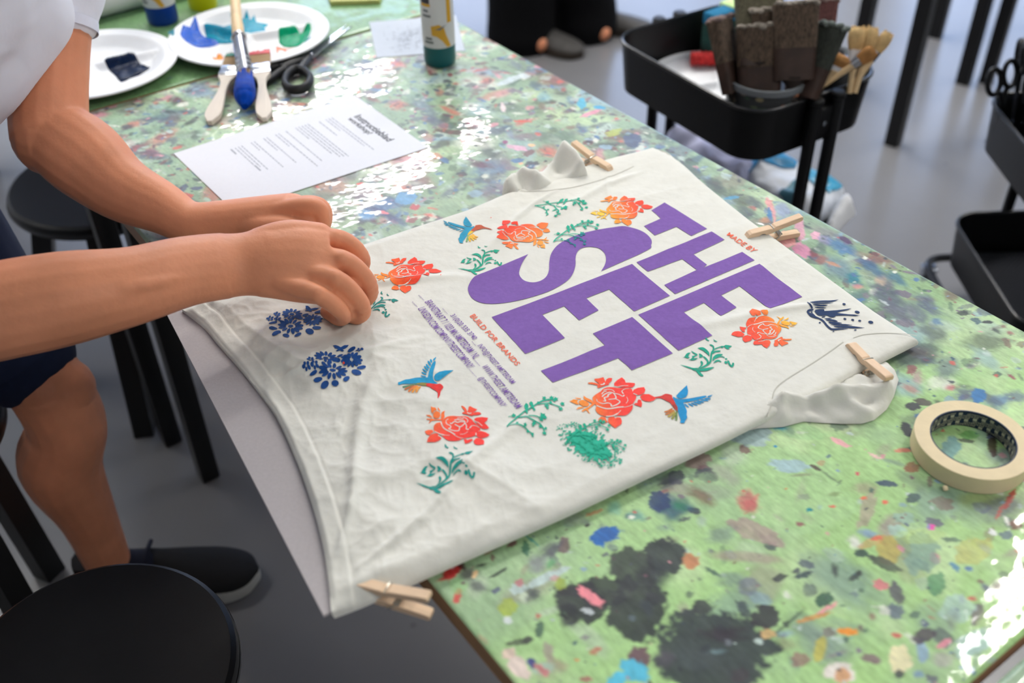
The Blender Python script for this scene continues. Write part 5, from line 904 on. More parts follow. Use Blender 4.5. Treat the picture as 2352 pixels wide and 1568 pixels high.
# ------------------------------------------------------------------ trolleys
tm_ = mat('black_powder_coat', (15, 15, 17), rough=.4, spec=.35, noise=.06, nscale=60, bump=.00008, bscale=500)
rimm = mat('black_rim', (22, 23, 26), rough=.25, noise=.05)
def rrect(lx, ly, r, n=8):
    out = []
    for cx, cy, a0 in ((lx-r, ly-r, 0), (-lx+r, ly-r, 90), (-lx+r, -ly+r, 180), (lx-r, -ly+r, 270)):
        for k in range(n+1): a = math.radians(a0+90*k/n); out.append((cx+r*math.cos(a), cy+r*math.sin(a)))
    return out
def make_trolley(label, lx, ly, rims, depth, ztop, mesh_floor=False):
    t = thing('trolley', label, 'trolley', (0, 0, 0))
    for zr in rims:
        o = rrect(lx, ly, .06); i_ = rrect(lx-.002, ly-.002, .058); ob = rrect(lx-.008, ly-.008, .055); ib = rrect(lx-.010, ly-.010, .053); n = len(o); zf = zr-depth
        vs = [(x, y, zf) for x, y in ob]+[(x, y, zr) for x, y in o]+[(x, y, zr) for x, y in i_]+[(x, y, zf+.0015) for x, y in ib]; fs = []
        for a in range(3): fs += [(a*n+k, a*n+(k+1) % n, (a+1)*n+(k+1) % n, (a+1)*n+k) for k in range(n)]
        fs += [tuple(range(n))[::-1], tuple(range(3*n, 4*n))]
        tr = MB().add(vs, fs).obj('tray', tm_, t, sharp=40)
        MB().tube([(x, y, zr) for x, y in rrect(lx, ly, .06, 6)], .0035, 8, closed=True, smooth=False).obj('rim', rimm, tr)
        if mesh_floor:
            g = MB(); k = -lx-ly
            while k < lx+ly:
                for sg in (1, -1):
                    # line x - sg*y = k clipped to the floor
                    pts = [(x, sg*(x-k)) for x in np.linspace(-lx+.015, lx-.015, 60) if abs(x-k) < ly-.015]
                    if len(pts) > 1: g.tube([(*pts[0], zf+.0028), (*pts[-1], zf+.0028)], .0012, 4, smooth=False)
                k += .011
            g.obj('mesh_floor', mat('wire_mesh', (66, 68, 76), rough=.35, noise=.05), tr, smooth=False)
    for sx in (-1, 1):
        for dy in (-.026, .026): MB().tube([(sx*(lx+.012), dy, .075), (sx*(lx+.012), dy, ztop)], .0115, 14, smooth=False).obj('post', tm_, t)
        for zr in rims:
            MB().box((sx*(lx+.008), 0, zr-depth*.5), (.014, .075, depth*.62), bev=.003).obj('bracket', tm_, t)
            MB().lathe([(0, 0), (.0055, 0), (.005, .002), (0, .003)], rot=Matrix.Rotation(sx*math.pi/2, 4, 'Y'), c=(sx*(lx+.0155), 0, zr-depth*.5), seg=12).obj('bolt', mat('bolt_zinc', (170, 176, 184), rough=.25, metal=1, noise=.05), t)
        for dy in (-.026, .026): MB().lathe([(.0115, 0), (.0135, .002), (.0135, .010), (.010, .013), (0, .013)], c=(sx*(lx+.012), dy, ztop), seg=16).obj('end_cap', tm_, t)
    bs_ = MB().tube([(x, y, .085) for x, y in rrect(lx+.026, ly+.02, .05, 6)], .009, 10, closed=True, smooth=False); bs_.obj('base_frame', rimm, t)
    for sx in (-1, 1):
        for sy in (-1, 1):
            cx, cy = sx*(lx+.010), sy*(ly+.004); rot = Matrix.Rotation(math.pi/2, 4, 'X')
            w_ = MB().lathe([(0, -.010), (.021, -.010), (.0265, -.007), (.0265, .007), (.021, .010), (0, .010)], c=(cx, cy, .0268), seg=24, rot=rot).obj('castor', mat('castor_rubber', (30, 31, 34), rough=.5, noise=.05), t)
            MB().box((cx, cy-.0135, .045), (.020, .003, .045), bev=.001).box((cx, cy+.0135, .045), (.020, .003, .045), bev=.001).box((cx, cy, .069), (.026, .032, .006), bev=.001).tube([(cx, cy, .07), (cx, cy, .09)], .006, 10, smooth=False).obj('fork', MATS['bolt_zinc'], w_)
    return t
A_ = W(1402, 85, .63); B_ = W(1735, 272, .63); C_ = W(2033, 165, .63); cc = (A_+C_)/2; e = B_-A_; trz = math.atan2(e[1], e[0])
tr1 = make_trolley('black trolley with old brushes, a plate and sponges in its top tray', np.linalg.norm(e)/2, .157, (.63, .32), .098, .622)
tr1.location = (cc[0], cc[1], 0); tr1.rotation_euler = (0, 0, trz)
lx1, ly1 = np.linalg.norm(e)/2, .157; ex = np.array([math.cos(trz), math.sin(trz)]); ey = np.array([-ex[1], ex[0]])
def T1(x, y, z): p = cc[:2]+ex*x+ey*y; return np.array([p[0], p[1], z])
tr2 = make_trolley('black trolley at the frame edge holding scissors in its middle tray', .205, .157, (.78, .50, .22), .098, .80, True)
tr2.location = (.954+.157, 1.897-.205, 0); tr2.rotation_euler = (0, 0, math.pi/2)
# ------------------------------------------------------------------ things in the first trolley
zf1 = .63-.098+.002
pc = W(1600, 150, .60)[:2]; 
pl3 = make_plate('white plate with a red roller sleeve on it, in the trolley tray', T1(-.056, -.004, 0)[:2], 1.2, zf1+.0045)
# a small folded wad keeps the plate level: it rests on a second plate beneath
pl4 = make_plate('white plate underneath the plate with the red roller sleeve', T1(-.056, -.004, 0)[:2], 1.2, zf1)
ra_, rb_ = W(1586, 135, zf1+.028), W(1660, 134, zf1+.028)
t = thing('roller_sleeve', 'red ribbed paint roller sleeve on the plate beside the old brushes', 'paint roller', (*((ra_+rb_)/2)[:2], zf1+.02))
rv = np.linspace(0, 1, 60); MB().tube([ra_+(rb_-ra_)*k for k in rv], [.0135+.0014*math.sin(k*44) if .03 < k < .97 else .011 for k in rv], 20, smooth=False).obj('sleeve', mat('red_pile', (188, 34, 34), rough=.7, noise=.35, nscale=120, bump=.002, bscale=260), t, off=t.location)
MB().tube([rb_-(rb_-ra_)*.03, rb_+(rb_-ra_)*.12], .009, 14, smooth=False).obj('core', plm_ := mat('white_plastic', (225, 225, 228), rough=.4, noise=.02), t, off=t.location)
def inside(c, r):
    d = np.array(c)-cc[:2]; x, y = d@ex, d@ey; return (cc[:2]+ex*np.clip(x, -lx1+r+.014, lx1-r-.014)+ey*np.clip(y, -ly1+r+.014, ly1-r-.014))
spg = mat('blue_scourer', (20, 110, 150), rough=.9, noise=.25, nscale=220, bump=.0015, bscale=300); spd = mat('green_sponge', (22, 62, 56), rough=.9, noise=.2, nscale=120, bump=.001, bscale=200); spl = mat('lime_sponge', (196, 224, 156), rough=.9, noise=.08, nscale=120, bump=.001, bscale=200)
def sponge(label, c, sz, rz, m1, m2):
    t = thing('sponge', label, 'sponge', c, rz)
    MB().box((0, 0, sz[2]*.40), (sz[0], sz[1], sz[2]*.8), bev=.004).obj('foam', m1, t); MB().box((0, 0, sz[2]*.9), (sz[0], sz[1], sz[2]*.2), bev=.003).obj('scouring_pad', m2, t)
sponge('blue and dark green sponge standing in the trolley tray', (*inside(W(1612, 52, .60)[:2], .040), zf1), (.085, .034, .115), trz+math.pi/2+.1, spd, spg)
sponge('pale lime sponge behind the old brushes in the trolley tray', (*inside(W(1684, 34, .60)[:2], .030), zf1), (.034, .04, .118), trz+math.pi/2+.1, spl, spl)
glass = bpy.data.materials.new('clear_plastic'); glass.use_nodes = True; b = glass.node_tree.nodes['Principled BSDF']; b.inputs['Base Color'].default_value = (.93, .95, .97, 1); b.inputs['Roughness'].default_value = .08; b.inputs['Transmission Weight'].default_value = 1; b.inputs['IOR'].default_value = 1.12
smoke = bpy.data.materials.new('smoked_plastic'); smoke.use_nodes = True; b = smoke.node_tree.nodes['Principled BSDF']; b.inputs['Base Color'].default_value = (.10, .105, .11, 1); b.inputs['Roughness'].default_value = .12; b.inputs['Transmission Weight'].default_value = .25; b.inputs['IOR'].default_value = 1.15
def tub(name, label, c, r0, r1, h, m, residue=True):
    t = thing(name, label, 'tub', (*c, zf1)); k = .0012
    MB().lathe([(0, 0), (r0, 0), (r1-.001, h-.012), (r1+.0035, h-.010), (r1+.0035, h), (r1, h), (r1-.0025, h-.008), (r0-k, k), (0, k)], seg=56).obj('wall', m, t)
    MB().lathe([(r1-.0015, h-.010), (r1+.0036, h-.0105), (r1+.0042, h-.005), (r1+.0036, h+.0006), (r1-.0008, h+.0008), (r1-.0015, h-.010)], seg=56, caps=False).obj('rim', mat('clear_rim_highlight', (150, 156, 160), rough=.15, noise=.05, alpha=.55), t, weld=True)  # rim coloured pale grey to paint in its highlight
    if residue:
        MB().lathe([(0, .004), (r0-.003, .004), (r1*.96-.003, h*.86), (0, h*.86)], seg=40).obj('paint_water', mat('dirty_water', (30, 32, 34), rough=.15, noise=.3, nscale=30), t)
        s = MB(); rs = random.Random(3)
        for i in range(26):
            a = rs.uniform(3.4, 6.2); z = rs.uniform(h*.72, h*.97); r = r0+(r1-r0)*z/h+.0010; w_ = rs.uniform(.003, .010)
            pl = ell(0, 0, w_, rs.uniform(.002, .004), 0, 9); s.add([(r*math.cos(a+x/r), r*math.sin(a+x/r), z+y) for x, y in pl], [tuple(range(9))], 0, s2l(rs.choice([(150, 140, 110), (96, 110, 84), (200, 130, 96), (120, 112, 100), (66, 84, 70)])))
        s.obj('paint_drips', mat('dry_paint', (100, 100, 90), rough=.6, noise=.1, attr='Col'), t, col=True, smooth=False, recalc=False)
    return t
zt_ = .655; tl, tr_ = W(1680, 190, zt_), W(1869, 190, zt_); tc1 = ((tl+tr_)/2)[:2]+np.array([.004, .02]); rt = np.linalg.norm(tr_-tl)/2*.98
tc1 = inside(tc1, rt*.9)
tub('plastic_tub', 'clear tub of dirty water holding the old grey brushes in the trolley', tc1, rt*.86, rt, zt_-zf1, smoke)
zc_ = .66; kl, kr = W(1872, 160, zc_), W(2022, 150, zc_); rk = np.linalg.norm(kr-kl)/2*.95; tc2 = inside(((kl+kr)/2)[:2], rk*.9)
tub('plastic_tub', 'clear plastic tub with small clean tan brushes in the trolley corner', tc2, rk*.84, rk, zc_-zf1, glass, False)
ob_m = mat('old_bristle', (84, 70, 58), rough=.9, noise=.8, nscale=26, stretch=(12, 12, .8), bump=.0003, bscale=60); ob_g = mat('grey_bristle_tips', (142, 134, 124), rough=.95, noise=.4, nscale=120, bump=.002, bscale=200)
of_m = mat('paint_caked_ferrule', (56, 38, 30), rough=.6, noise=.5, nscale=30, bump=.0008, bscale=90); oh_m = mat('dark_handle', (44, 36, 32), rough=.6, noise=.3)
def old_brush(label, base, tip, wd, th, yaw, tipm=ob_g, bm_=ob_m, ferr=.42, seed=0):
    """handle stands in the tub, bristles up; base and tip are points on the axis; yaw turns the flat face"""
    t = thing('paint_brush', label, 'paint brush', base, 0, 'old brushes soaking in the tub'); base = np.array(base); tip = np.array(tip)
    z = tip-base; L = np.linalg.norm(z); z /= L; x = np.array([math.cos(yaw), math.sin(yaw), 0]); x = x-z*(x@z); x /= np.linalg.norm(x); y = np.cross(z, x); rs = random.Random(seed)
    P = lambda a, b_, h: base+x*a+y*b_+z*h
    def slab(h0, h1, w0, w1, t0, t1, mm, nm, jag=0.):
        n = 28; mb = MB(); rows = []
        for h, w_, tt in ((h0, w0, t0), ((h0+h1)/2, (w0+w1)/2, (t0+t1)/2), (h1, w1, t1)):
            rw = []
            for k in range(n):
                a = 6.2832*k/n; ca, sa_ = math.cos(a), math.sin(a); q = (abs(ca)**6+abs(sa_)**6)**(-1/6)
                jj = rs.uniform(-jag, jag) if h == h1 else 0
                rw.append(P(w_/2*ca*q+rs.uniform(-jag, jag)*.4, tt/2*sa_*q+rs.uniform(-jag, jag)*.3, h+jj))
            rows.append(rw)
        vs = [p for r in rows for p in r]; fs = [(i*n+k, i*n+(k+1) % n, (i+1)*n+(k+1) % n, (i+1)*n+k) for i in range(2) for k in range(n)]+[tuple(range(n))[::-1], tuple(2*n+k for k in range(n))]
        return mb.add(vs, fs).obj(nm, mm, t, off=t.location, sharp=60)
    slab(0, L*ferr, wd*.94, wd, th*.9, th, of_m, 'ferrule'); slab(L*ferr, L*.97, wd*.99, wd*1.06, th*.96, th*1.1, bm_, 'bristles', .0012)
    tp = MB()
    for i in range(44):
        a = rs.uniform(-.5, .5)*wd; b_ = rs.uniform(-.5, .5)*th; tp.ball(P(a*1.04, b_*1.08, L*.975+rs.uniform(-.001, .004)), rs.uniform(.0035, .0065), seg=8, sq=(1.2, .9, .8))
    tp.obj('bristle_tips', tipm, t, off=t.location)
    MB().tube([P(0, 0, -.035), P(0, 0, -.015), P(0, 0, .005)], [.006, .008, wd*.35], 10, flat=.6, up=tuple(y)).obj('handle', oh_m, t, off=t.location)
zb_ = .632; tilt_y = trz+math.pi/2
def bp(u, v, z): return W(u, v, z)
yawc = 0.05
def ob(label, ub, vb, ut, vt, dh, wd, th, yaw, **k):
    b0 = W(ub, vb+34, zb_+k.pop('dz', 0)); wd *= 1.28; th *= 1.25; dt = float((b0-CO)@CF)+k.pop('dd', -.03); old_brush(label, b0, D(ut, vt, dt), wd, th, yaw, **k)
ob('old brush leaning outward over the white plate, pinkish tips', 1684, 178, 1652, 42, .1, .048, .020, 1.05, seed=1, tipm=mat('pink_grey_tips', (128, 110, 106), rough=.95, noise=.3, nscale=120, bump=.002, bscale=200), dz=.0)
ob('broad old brush in front of the others in the tub, brown ferrule', 1742, 186, 1747, 58, .1, .060, .026, -.12, seed=2)
ob('tall old brush at the back of the tub with grey flat top', 1822, 150, 1828, 6, .1, .056, .022, -.05, seed=3, dz=.03)
ob('dark grey-green brush leaning towards the clean brushes', 1838, 186, 1901, 56, .1, .052, .022, -.95, seed=4, tipm=mat('green_grey_tips', (104, 112, 108), rough=.95, noise=.3, nscale=120, bump=.002, bscale=200), bm_=mat('dark_green_bristle', (52, 56, 50), rough=.9, noise=.5, nscale=26, stretch=(14, 14, 1), bump=.0012, bscale=60))
ob('old brush rising out of the frame between the sponge and the tall brush', 1748, 120, 1742, -40, .1, .062, .022, .05, seed=5, bm_=mat('olive_bristle', (92, 88, 70), rough=.9, noise=.5, nscale=26, stretch=(14, 14, 1), bump=.0012, bscale=60), dz=.045, dd=.0)
ob('reddish old brush behind the tall brush', 1880, 110, 1894, 0, .1, .034, .018, -.1, seed=6, bm_=mat('red_bristle', (96, 60, 58), rough=.9, noise=.5, nscale=26, stretch=(14, 14, 1), bump=.0012, bscale=60), tipm=MATS['pink_grey_tips'], dz=.03, dd=-.01)
ob('short clotted old brush in the middle of the tub', 1760, 128, 1762, 22, .1, .040, .016, .1, seed=7, dz=.035)
def small_brush(label, ub, vb, ut, vt, wd, m):
    b0 = W(ub, vb, .672); tp = D(ut, vt, float((b0-CO)@CF)-.015); t = thing('paint_brush', label, 'paint brush', b0, 0, 'small clean brushes'); z = tp-b0; L = np.linalg.norm(z); z /= L
    yv = np.array([.3, -.95, .2]); mb = MB().tube([b0+z*L*.30, b0+z*L*.55, b0+z*L*.85, b0+z*L*1.0], [wd*.8, wd*1.05, wd*1.15, wd*.75], 18, flat=.6, up=tuple(yv)); rs = random.Random(int(ut))
    side = np.cross(z, yv); side /= np.linalg.norm(side); vv = np.cross(side, z)
    for i in range(40): 
        a = rs.random()*6.28; q = .95; mb.tube([b0+z*L*.32+side*wd*.85*math.cos(a)+vv*wd*.5*math.sin(a), b0+z*L*.7+side*wd*1.12*math.cos(a)+vv*wd*.66*math.sin(a), b0+z*L*rs.uniform(.95, 1.06)+side*wd*.85*math.cos(a)+vv*wd*.5*math.sin(a)], [.0009, .0012, .0006], 4, n=2)
    mb.obj('bristles', m, t, off=b0)
    MB().tube([b0-z*L*.05, b0+z*L*.34], [wd*.72, wd*.86], 18, smooth=False, flat=.62, up=tuple(yv)).obj('ferrule', MATS['white_plastic'] if wd > .012 else chrome, t, off=b0)
    MB().tube([b0-z*.055, b0-z*.02, b0], [.005, .0055, wd*.6], 10).obj('handle', MATS['birch_handle'], t, off=b0)
tanb = mat('cream_bristle', (214, 182, 128), rough=.85, noise=.3, nscale=60, bump=.0006, bscale=300); brnb = mat('amber_bristle', (178, 128, 74), rough=.85, noise=.35, nscale=60, bump=.0006, bscale=300)
small_brush('flat cream brush standing in the small tub, bristles up', 1962, 140, 1974, 62, .016, tanb); small_brush('round cream brush in the small tub, behind the flat one', 1984, 140, 2006, 64, .012, tanb); small_brush('cream brush leaning outermost in the small tub', 2000, 138, 2042, 76, .011, tanb); small_brush('brown-tipped brush lying low in the small tub', 1915, 158, 1936, 128, .016, brnb); small_brush('round amber brush leaning over the rim of the small tub', 1958, 150, 2008, 116, .012, brnb)
# cloths and bag in the lower tray
def crumple(name, label, cat, pts, z0, hh, m, seed, parts=()):
    pl = [tuple(W(u, v, z0)[:2]) for u, v in pts]; c = np.mean(pl, 0); t = thing(name, label, cat, (*c, z0-.02))
    v2, f2 = fill(pl, .008); d = seg_dist(pl, v2[:, 0], v2[:, 1]); e = np.sqrt(np.clip(1-(1-np.clip(d/.03, 0, 1))**2, 0, 1))
    z = z0-.015+e*(hh*(.35+.65*ridged(v2[:, 0]*11, v2[:, 1]*11, seed, 3))+.02*fbm(v2[:, 0]*25, v2[:, 1]*25, seed+3, 2)); n = len(v2)
    mb = MB().add(np.r_[np.c_[v2, z], np.c_[v2, np.full(n, z0-.018)]], f2+[tuple(n+i for i in f[::-1]) for f in f2]); m_ = len(pl)
    mb.add([(x, y, z0-.015) for x, y in pl]+[(x, y, z0-.018) for x, y in pl], [(i, (i+1) % m_, m_+(i+1) % m_, m_+i) for i in range(m_)])
    mb.obj('fabric', m, t, off=t.location, sharp=0)
    for nm, pp, m2 in parts:
        pl2 = [tuple(W(u, v, z0)[:2]) for u, v in pp]; v3, f3 = fill(pl2, .006); d3 = seg_dist(pl, v3[:, 0], v3[:, 1]); e3 = np.sqrt(np.clip(1-(1-np.clip(d3/.03, 0, 1))**2, 0, 1))
        z3 = z0-.015+e3*(hh*(.35+.65*ridged(v3[:, 0]*11, v3[:, 1]*11, seed, 3))+.02*fbm(v3[:, 0]*25, v3[:, 1]*25, seed+3, 2))+.003
        MB().add(np.c_[v3, z3], f3).obj(nm, m2, t, off=t.location, sharp=0, recalc=False)
    return t
cm_ = mat('lavender_cloth', (196, 200, 232), rough=.85, noise=.06, nscale=14, bump=.002, bscale=30); bg_ = mat('white_film', (214, 220, 230), rough=.35, noise=.05, nscale=14, bump=.003, bscale=26)
crumple('cleaning_cloth', 'crumpled pale lavender cloth in the lower trolley tray', 'cloth', [(1520, 330), (1560, 300), (1600, 312), (1640, 350), (1680, 350), (1716, 372), (1735, 395), (1700, 440), (1650, 440), (1600, 400)], .345, .06, cm_, 5)
cd = lambda l: [(1480+x/4.523, 280+y/4.523) for x, y in l]
crumple('plastic_bag', 'white and turquoise plastic bag stuffed in the lower trolley tray', 'bag', cd([(1000, 620), (1040, 440), (1200, 430), (1400, 400), (1560, 440), (1700, 540), (1900, 560), (2080, 690), (2110, 760), (1960, 900), (1800, 1000), (1600, 1000), (1350, 840), (1150, 720)]), .335, .05, bg_, 12,
 (('turquoise_panel', cd([(1060, 450), (1200, 470), (1400, 440), (1420, 400), (1580, 480), (1560, 560), (1200, 560), (1060, 640), (1010, 610)]), mat('turquoise_film', (0, 120, 170), rough=.35, noise=.15, nscale=20)), ('turquoise_panel', cd([(1660, 560), (1800, 550), (1900, 580), (2060, 690), (2030, 760), (1900, 830), (1700, 720)]), mat('sky_film', (40, 150, 190), rough=.35, noise=.12, nscale=20)), ('dark_panel', cd([(1380, 830), (1560, 680), (1640, 700), (1560, 960), (1460, 900)]), mat('teal_film', (70, 124, 140), rough=.35, noise=.15, nscale=20))))
crumple('cleaning_cloth', 'white cloth hanging over the corner of the lower trolley tray', 'cloth', cd([(1870, 1060), (1990, 820), (2090, 780), (2180, 820), (2210, 880), (2080, 1000), (1960, 1140), (1900, 1120)]), .355, .05, mat('white_cloth', (226, 228, 232), rough=.85, noise=.04, nscale=14, bump=.002, bscale=30), 21)
# ------------------------------------------------------------------ scissors in the second trolley
zs2 = .50-.096; gc = W(2352, 300, .47)[:2]+np.array([.010, .03])
t = thing('jar', 'clear jar of black scissors in the trolley at the frame edge', 'jar', (*gc, zs2))
MB().lathe([(0, 0), (.05, 0), (.058, .085), (.0605, .088), (.0605, .094), (.057, .094), (.055, .085), (.048, .002), (0, .002)], seg=40).obj('wall', glass, t)
rs = random.Random(12)
for i, (dx, dy, an, dz) in enumerate(((-.032, .012, .4, .0), (-.010, .028, 1.4, .03), (.012, -.004, 2.4, .02), (-.018, -.018, .9, .035), (.025, .02, 2.0, .05))):
    base = np.array([gc[0]+dx*.5, gc[1]+dy*.5, zs2+.004]); tp = np.array([gc[0]+dx*1.5, gc[1]+dy*1.5, zs2+.12+dz])
    t = thing('scissors', ['pair of black scissors nearest the trolley edge in the jar', 'pair of black scissors at the back of the jar', 'pair of black scissors in the middle of the jar', 'pair of black scissors at the front of the jar', 'tallest pair of black scissors in the jar'][i], 'scissors', base, 0, 'scissors in the jar')
    ax = tp-base; ax /= np.linalg.norm(ax); sd = np.array([math.cos(an), math.sin(an), 0]); sd -= ax*(sd@ax); sd /= np.linalg.norm(sd)
    bl_ = MB()
    for s_ in (-1, 1): bl_.tube([base, base+(tp-base)*.8], [.001, .006], 6, smooth=False, flat=.25)
    bl_.obj('blade', bladem, t, off=base)
    for s_ in (-1, 1):
        c = tp+sd*s_*.020+ax*.034; pts = [c+sd*.0165*math.cos(a)+ax*.026*math.sin(a) for a in np.linspace(0, 6.2832, 24, endpoint=False)]
        MB().tube(pts, .0052, 10, closed=True, smooth=False).tube([base+(tp-base)*.78, tp+sd*s_*.005, tp+sd*s_*.014+ax*.010], [.004, .0056, .0052], 10).obj('handle', blk, t, off=base)
# ------------------------------------------------------------------ people
def remesh(mb, name, m, parent, voxel, smooth=4, off=(0, 0, 0), fac=.5, local=()):
    o = mb.obj('tmp_body', m, None, sharp=0)
    r = o.modifiers.new('remesh', 'REMESH'); r.mode = 'VOXEL'; r.voxel_size = voxel; r.use_smooth_shade = True
    if smooth: s_ = o.modifiers.new('smooth', 'SMOOTH'); s_.iterations = smooth; s_.factor = fac
    dg = bpy.context.evaluated_depsgraph_get(); me = bpy.data.meshes.new_from_object(o.evaluated_get(dg)); me.name = name
    od = o.data; bpy.data.objects.remove(o); bpy.data.meshes.remove(od)
    for c_, r_, it in local:                     # ease the joints
        bm = bmesh.new(); bm.from_mesh(me); cv_ = Vector([float(q) for q in c_]); vv = [v for v in bm.verts if (v.co-cv_).length < r_]
        for _ in range(it): bmesh.ops.smooth_vert(bm, verts=vv, factor=.5, use_axis_x=True, use_axis_y=True, use_axis_z=True)
        bm.to_mesh(me); bm.free()
    co_ = np.empty(len(me.vertices)*3, np.float32); me.vertices.foreach_get('co', co_); co_ = co_.reshape(-1, 3)-np.asarray(off, np.float32); me.vertices.foreach_set('co', co_.ravel())
    me.materials.clear(); me.materials.append(m); me.shade_smooth(); me.update()
    n = bpy.data.objects.new(name, me); C.objects.link(n); n.parent = parent; return n
def limb(mb, pts, ra, rb=None, up=(0, 0, 1), seg=18, n=6):
    """loft with ball ends"""
    ra = np.array(ra, float); rb = ra if rb is None else np.array(rb, float)
    mb.tube(np.array(pts), np.c_[ra, rb], seg, n=n, up=up)
    for k in (0, -1): mb.ball(pts[k], min(ra[k], rb[k])*.98, seg=14)
    return mb
def DC(p, r=.010):            # a point of a finger: never deeper than the cloth it rests on
    return D(p[0], p[1], min(p[2], float((W(p[0], p[1], ZS+.0065+r)-CO)@CF)))
def RD(u, v, d): return D(u, v, d-.034*min(1, max(0, (u+50)/550)))
def RC(p, r=.010): return D(p[0], p[1], min(p[2]-.034, float((W(p[0], p[1], ZS+.0065+r)-CO)@CF)))
def toward(p): v = CO-np.array(p); return v/np.linalg.norm(v)
skin = mat('skin', (226, 151, 114), rough=.5, spec=.35, noise=.13, nscale=16, sss=.12, bump=.0004, bscale=160)
person = thing('person', 'person in white t-shirt and dark shorts leaning over the cream shirt with both hands', 'person', (-.72, 1.06, 0)); PO = np.array(person.location)
b = MB()
# near arm (right): forearm, hand closed over the cloth
Rw = RD(548, 607, 1.125); upR = toward(Rw)*.6+np.array([0, 0, .4]); upR /= np.linalg.norm(upR); ShR = np.array([-.64, .96, 1.06]); ElR = RD(-110, 742, 1.0)
limb(b, [ShR, (ShR+ElR)/2+np.array([.01, -.02, .0]), ElR], [.056, .052, .048])
limb(b, [ElR, RD(0, 714, 1.0), RD(150, 685, 1.02), RD(300, 657, 1.05), RD(430, 622, 1.09), Rw, RD(600, 606, 1.128)], [.046, .0485, .047, .0405, .0375, .0355, .028], [.046, .044, .042, .034, .028, .0243, .020], up=tuple(upR))
limb(b, [RD(470, 617, 1.10), Rw, RD(620, 604, 1.126), RD(690, 606, 1.129), RD(752, 612, 1.138)], [.030, .0345, .039, .0435, .044], [.018, .0238, .0228, .0212, .018], up=tuple(upR))
b.ball(RD(780, 692, 1.132), .0125); b.ball(RD(800, 712, 1.150), .012); b.ball(RD(800, 655, 1.148), .012); b.ball(RD(795, 610, 1.165), .011)
limb(b, [RD(500, 590, 1.125), RD(580, 565, 1.135), RD(660, 543, 1.142), RD(735, 540, 1.15)], [.012, .017, .018, .014])          # heel of the thumb side
RF = [[(660, 572, 1.146), (768, 548, 1.156), (828, 586, 1.174), (824, 624, 1.212), (790, 630, 1.230)], [(670, 598, 1.132), (784, 597, 1.137), (846, 652, 1.158), (840, 688, 1.198), (800, 686, 1.218)], [(660, 625, 1.120), (768, 640, 1.119), (832, 702, 1.140), (820, 728, 1.178), (784, 716, 1.198)], [(640, 650, 1.110), (730, 676, 1.106), (788, 720, 1.126), (777, 733, 1.160), (748, 716, 1.180)]]
for f, r in zip(RF, (.0102, .0106, .0100, .0090)):
    limb(b, [RC(p, r) for p in f], [r*1.05, r*1.12, r*1.0, r*.86, r*.78], n=5, seg=14)
    b.ball(RD(f[1][0], f[1][1], f[1][2]-.003), r*1.08, seg=12)
limb(b, [RD(600, 570, 1.15), RC((690, 575, 1.185), .014), RC((750, 600, 1.197), .012), RC((785, 612, 1.202))], [.017, .0135, .0115, .0095], n=5)
for f in RF: limb(b, [RD(590, 604+(f[1][1]-610)*.35, 1.118), RD(680, 606+(f[1][1]-610)*.72, 1.118+.004), RD(f[1][0], f[1][1], f[1][2]-.006)], [.0030, .0036, .0042], n=5, seg=10)   # tendons on the back of the hand
limb(b, [RD(120, 690, .990), RD(330, 655, 1.030), RD(500, 620, 1.100)], [.006, .0085, .006], n=5, seg=10)
# far arm (left): hangs from the sleeve, elbow bent, fist by the paper
Lw = D(438, 512, 1.285); upL = toward(Lw); ShL = np.array([-.565, 1.40, 1.07])
limb(b, [ShL, D(122, 60, 1.335), D(118, 170, 1.335), D(112, 262, 1.332), D(118, 318, 1.328)], [.056, .0475, .046, .049, .050], up=tuple(upL))
limb(b, [D(108, 300, 1.33), D(190, 360, 1.318), D(275, 430, 1.305), D(367, 475, 1.293), Lw, D(500, 512, 1.285)], [.047, .0525, .0425, .0335, .0265, .026], [.046, .046, .038, .031, .027, .028], up=tuple(upL))
limb(b, [Lw, D(520, 508, 1.284), D(600, 499, 1.278), D(672, 490, 1.272)], [.025, .0265, .0265, .0255], [.026, .029, .030, .028], up=tuple(upL))
LFn = [[(600, 490, 1.262), (700, 474, 1.248), (736, 484, 1.250), (738, 526, 1.260), (708, 540, 1.266)], [(610, 488, 1.274), (704, 470, 1.264), (742, 482, 1.268), (740, 524, 1.273), (708, 536, 1.274)], [(610, 490, 1.286), (700, 474, 1.280), (738, 486, 1.284), (734, 518, 1.284), (704, 528, 1.284)], [(610, 492, 1.296), (690, 480, 1.294), (726, 490, 1.296), (722, 512, 1.294), (696, 520, 1.294)]]
for f, r in zip(LFn, (.0105, .0108, .0100, .0090)): limb(b, [DC(p, r) for p in f], [r*1.05, r*1.12, r*1.02, r*.86, r*.78], n=5, seg=14)
limb(b, [D(560, 515, 1.268), D(610, 520, 1.254), D(660, 520, 1.244), D(702, 530, 1.246), D(722, 542, 1.252)], [.015, .0135, .0118, .0108, .0085], n=5)
b.ball(D(706, 510, 1.258), .015); b.ball(D(720, 520, 1.268), .013)
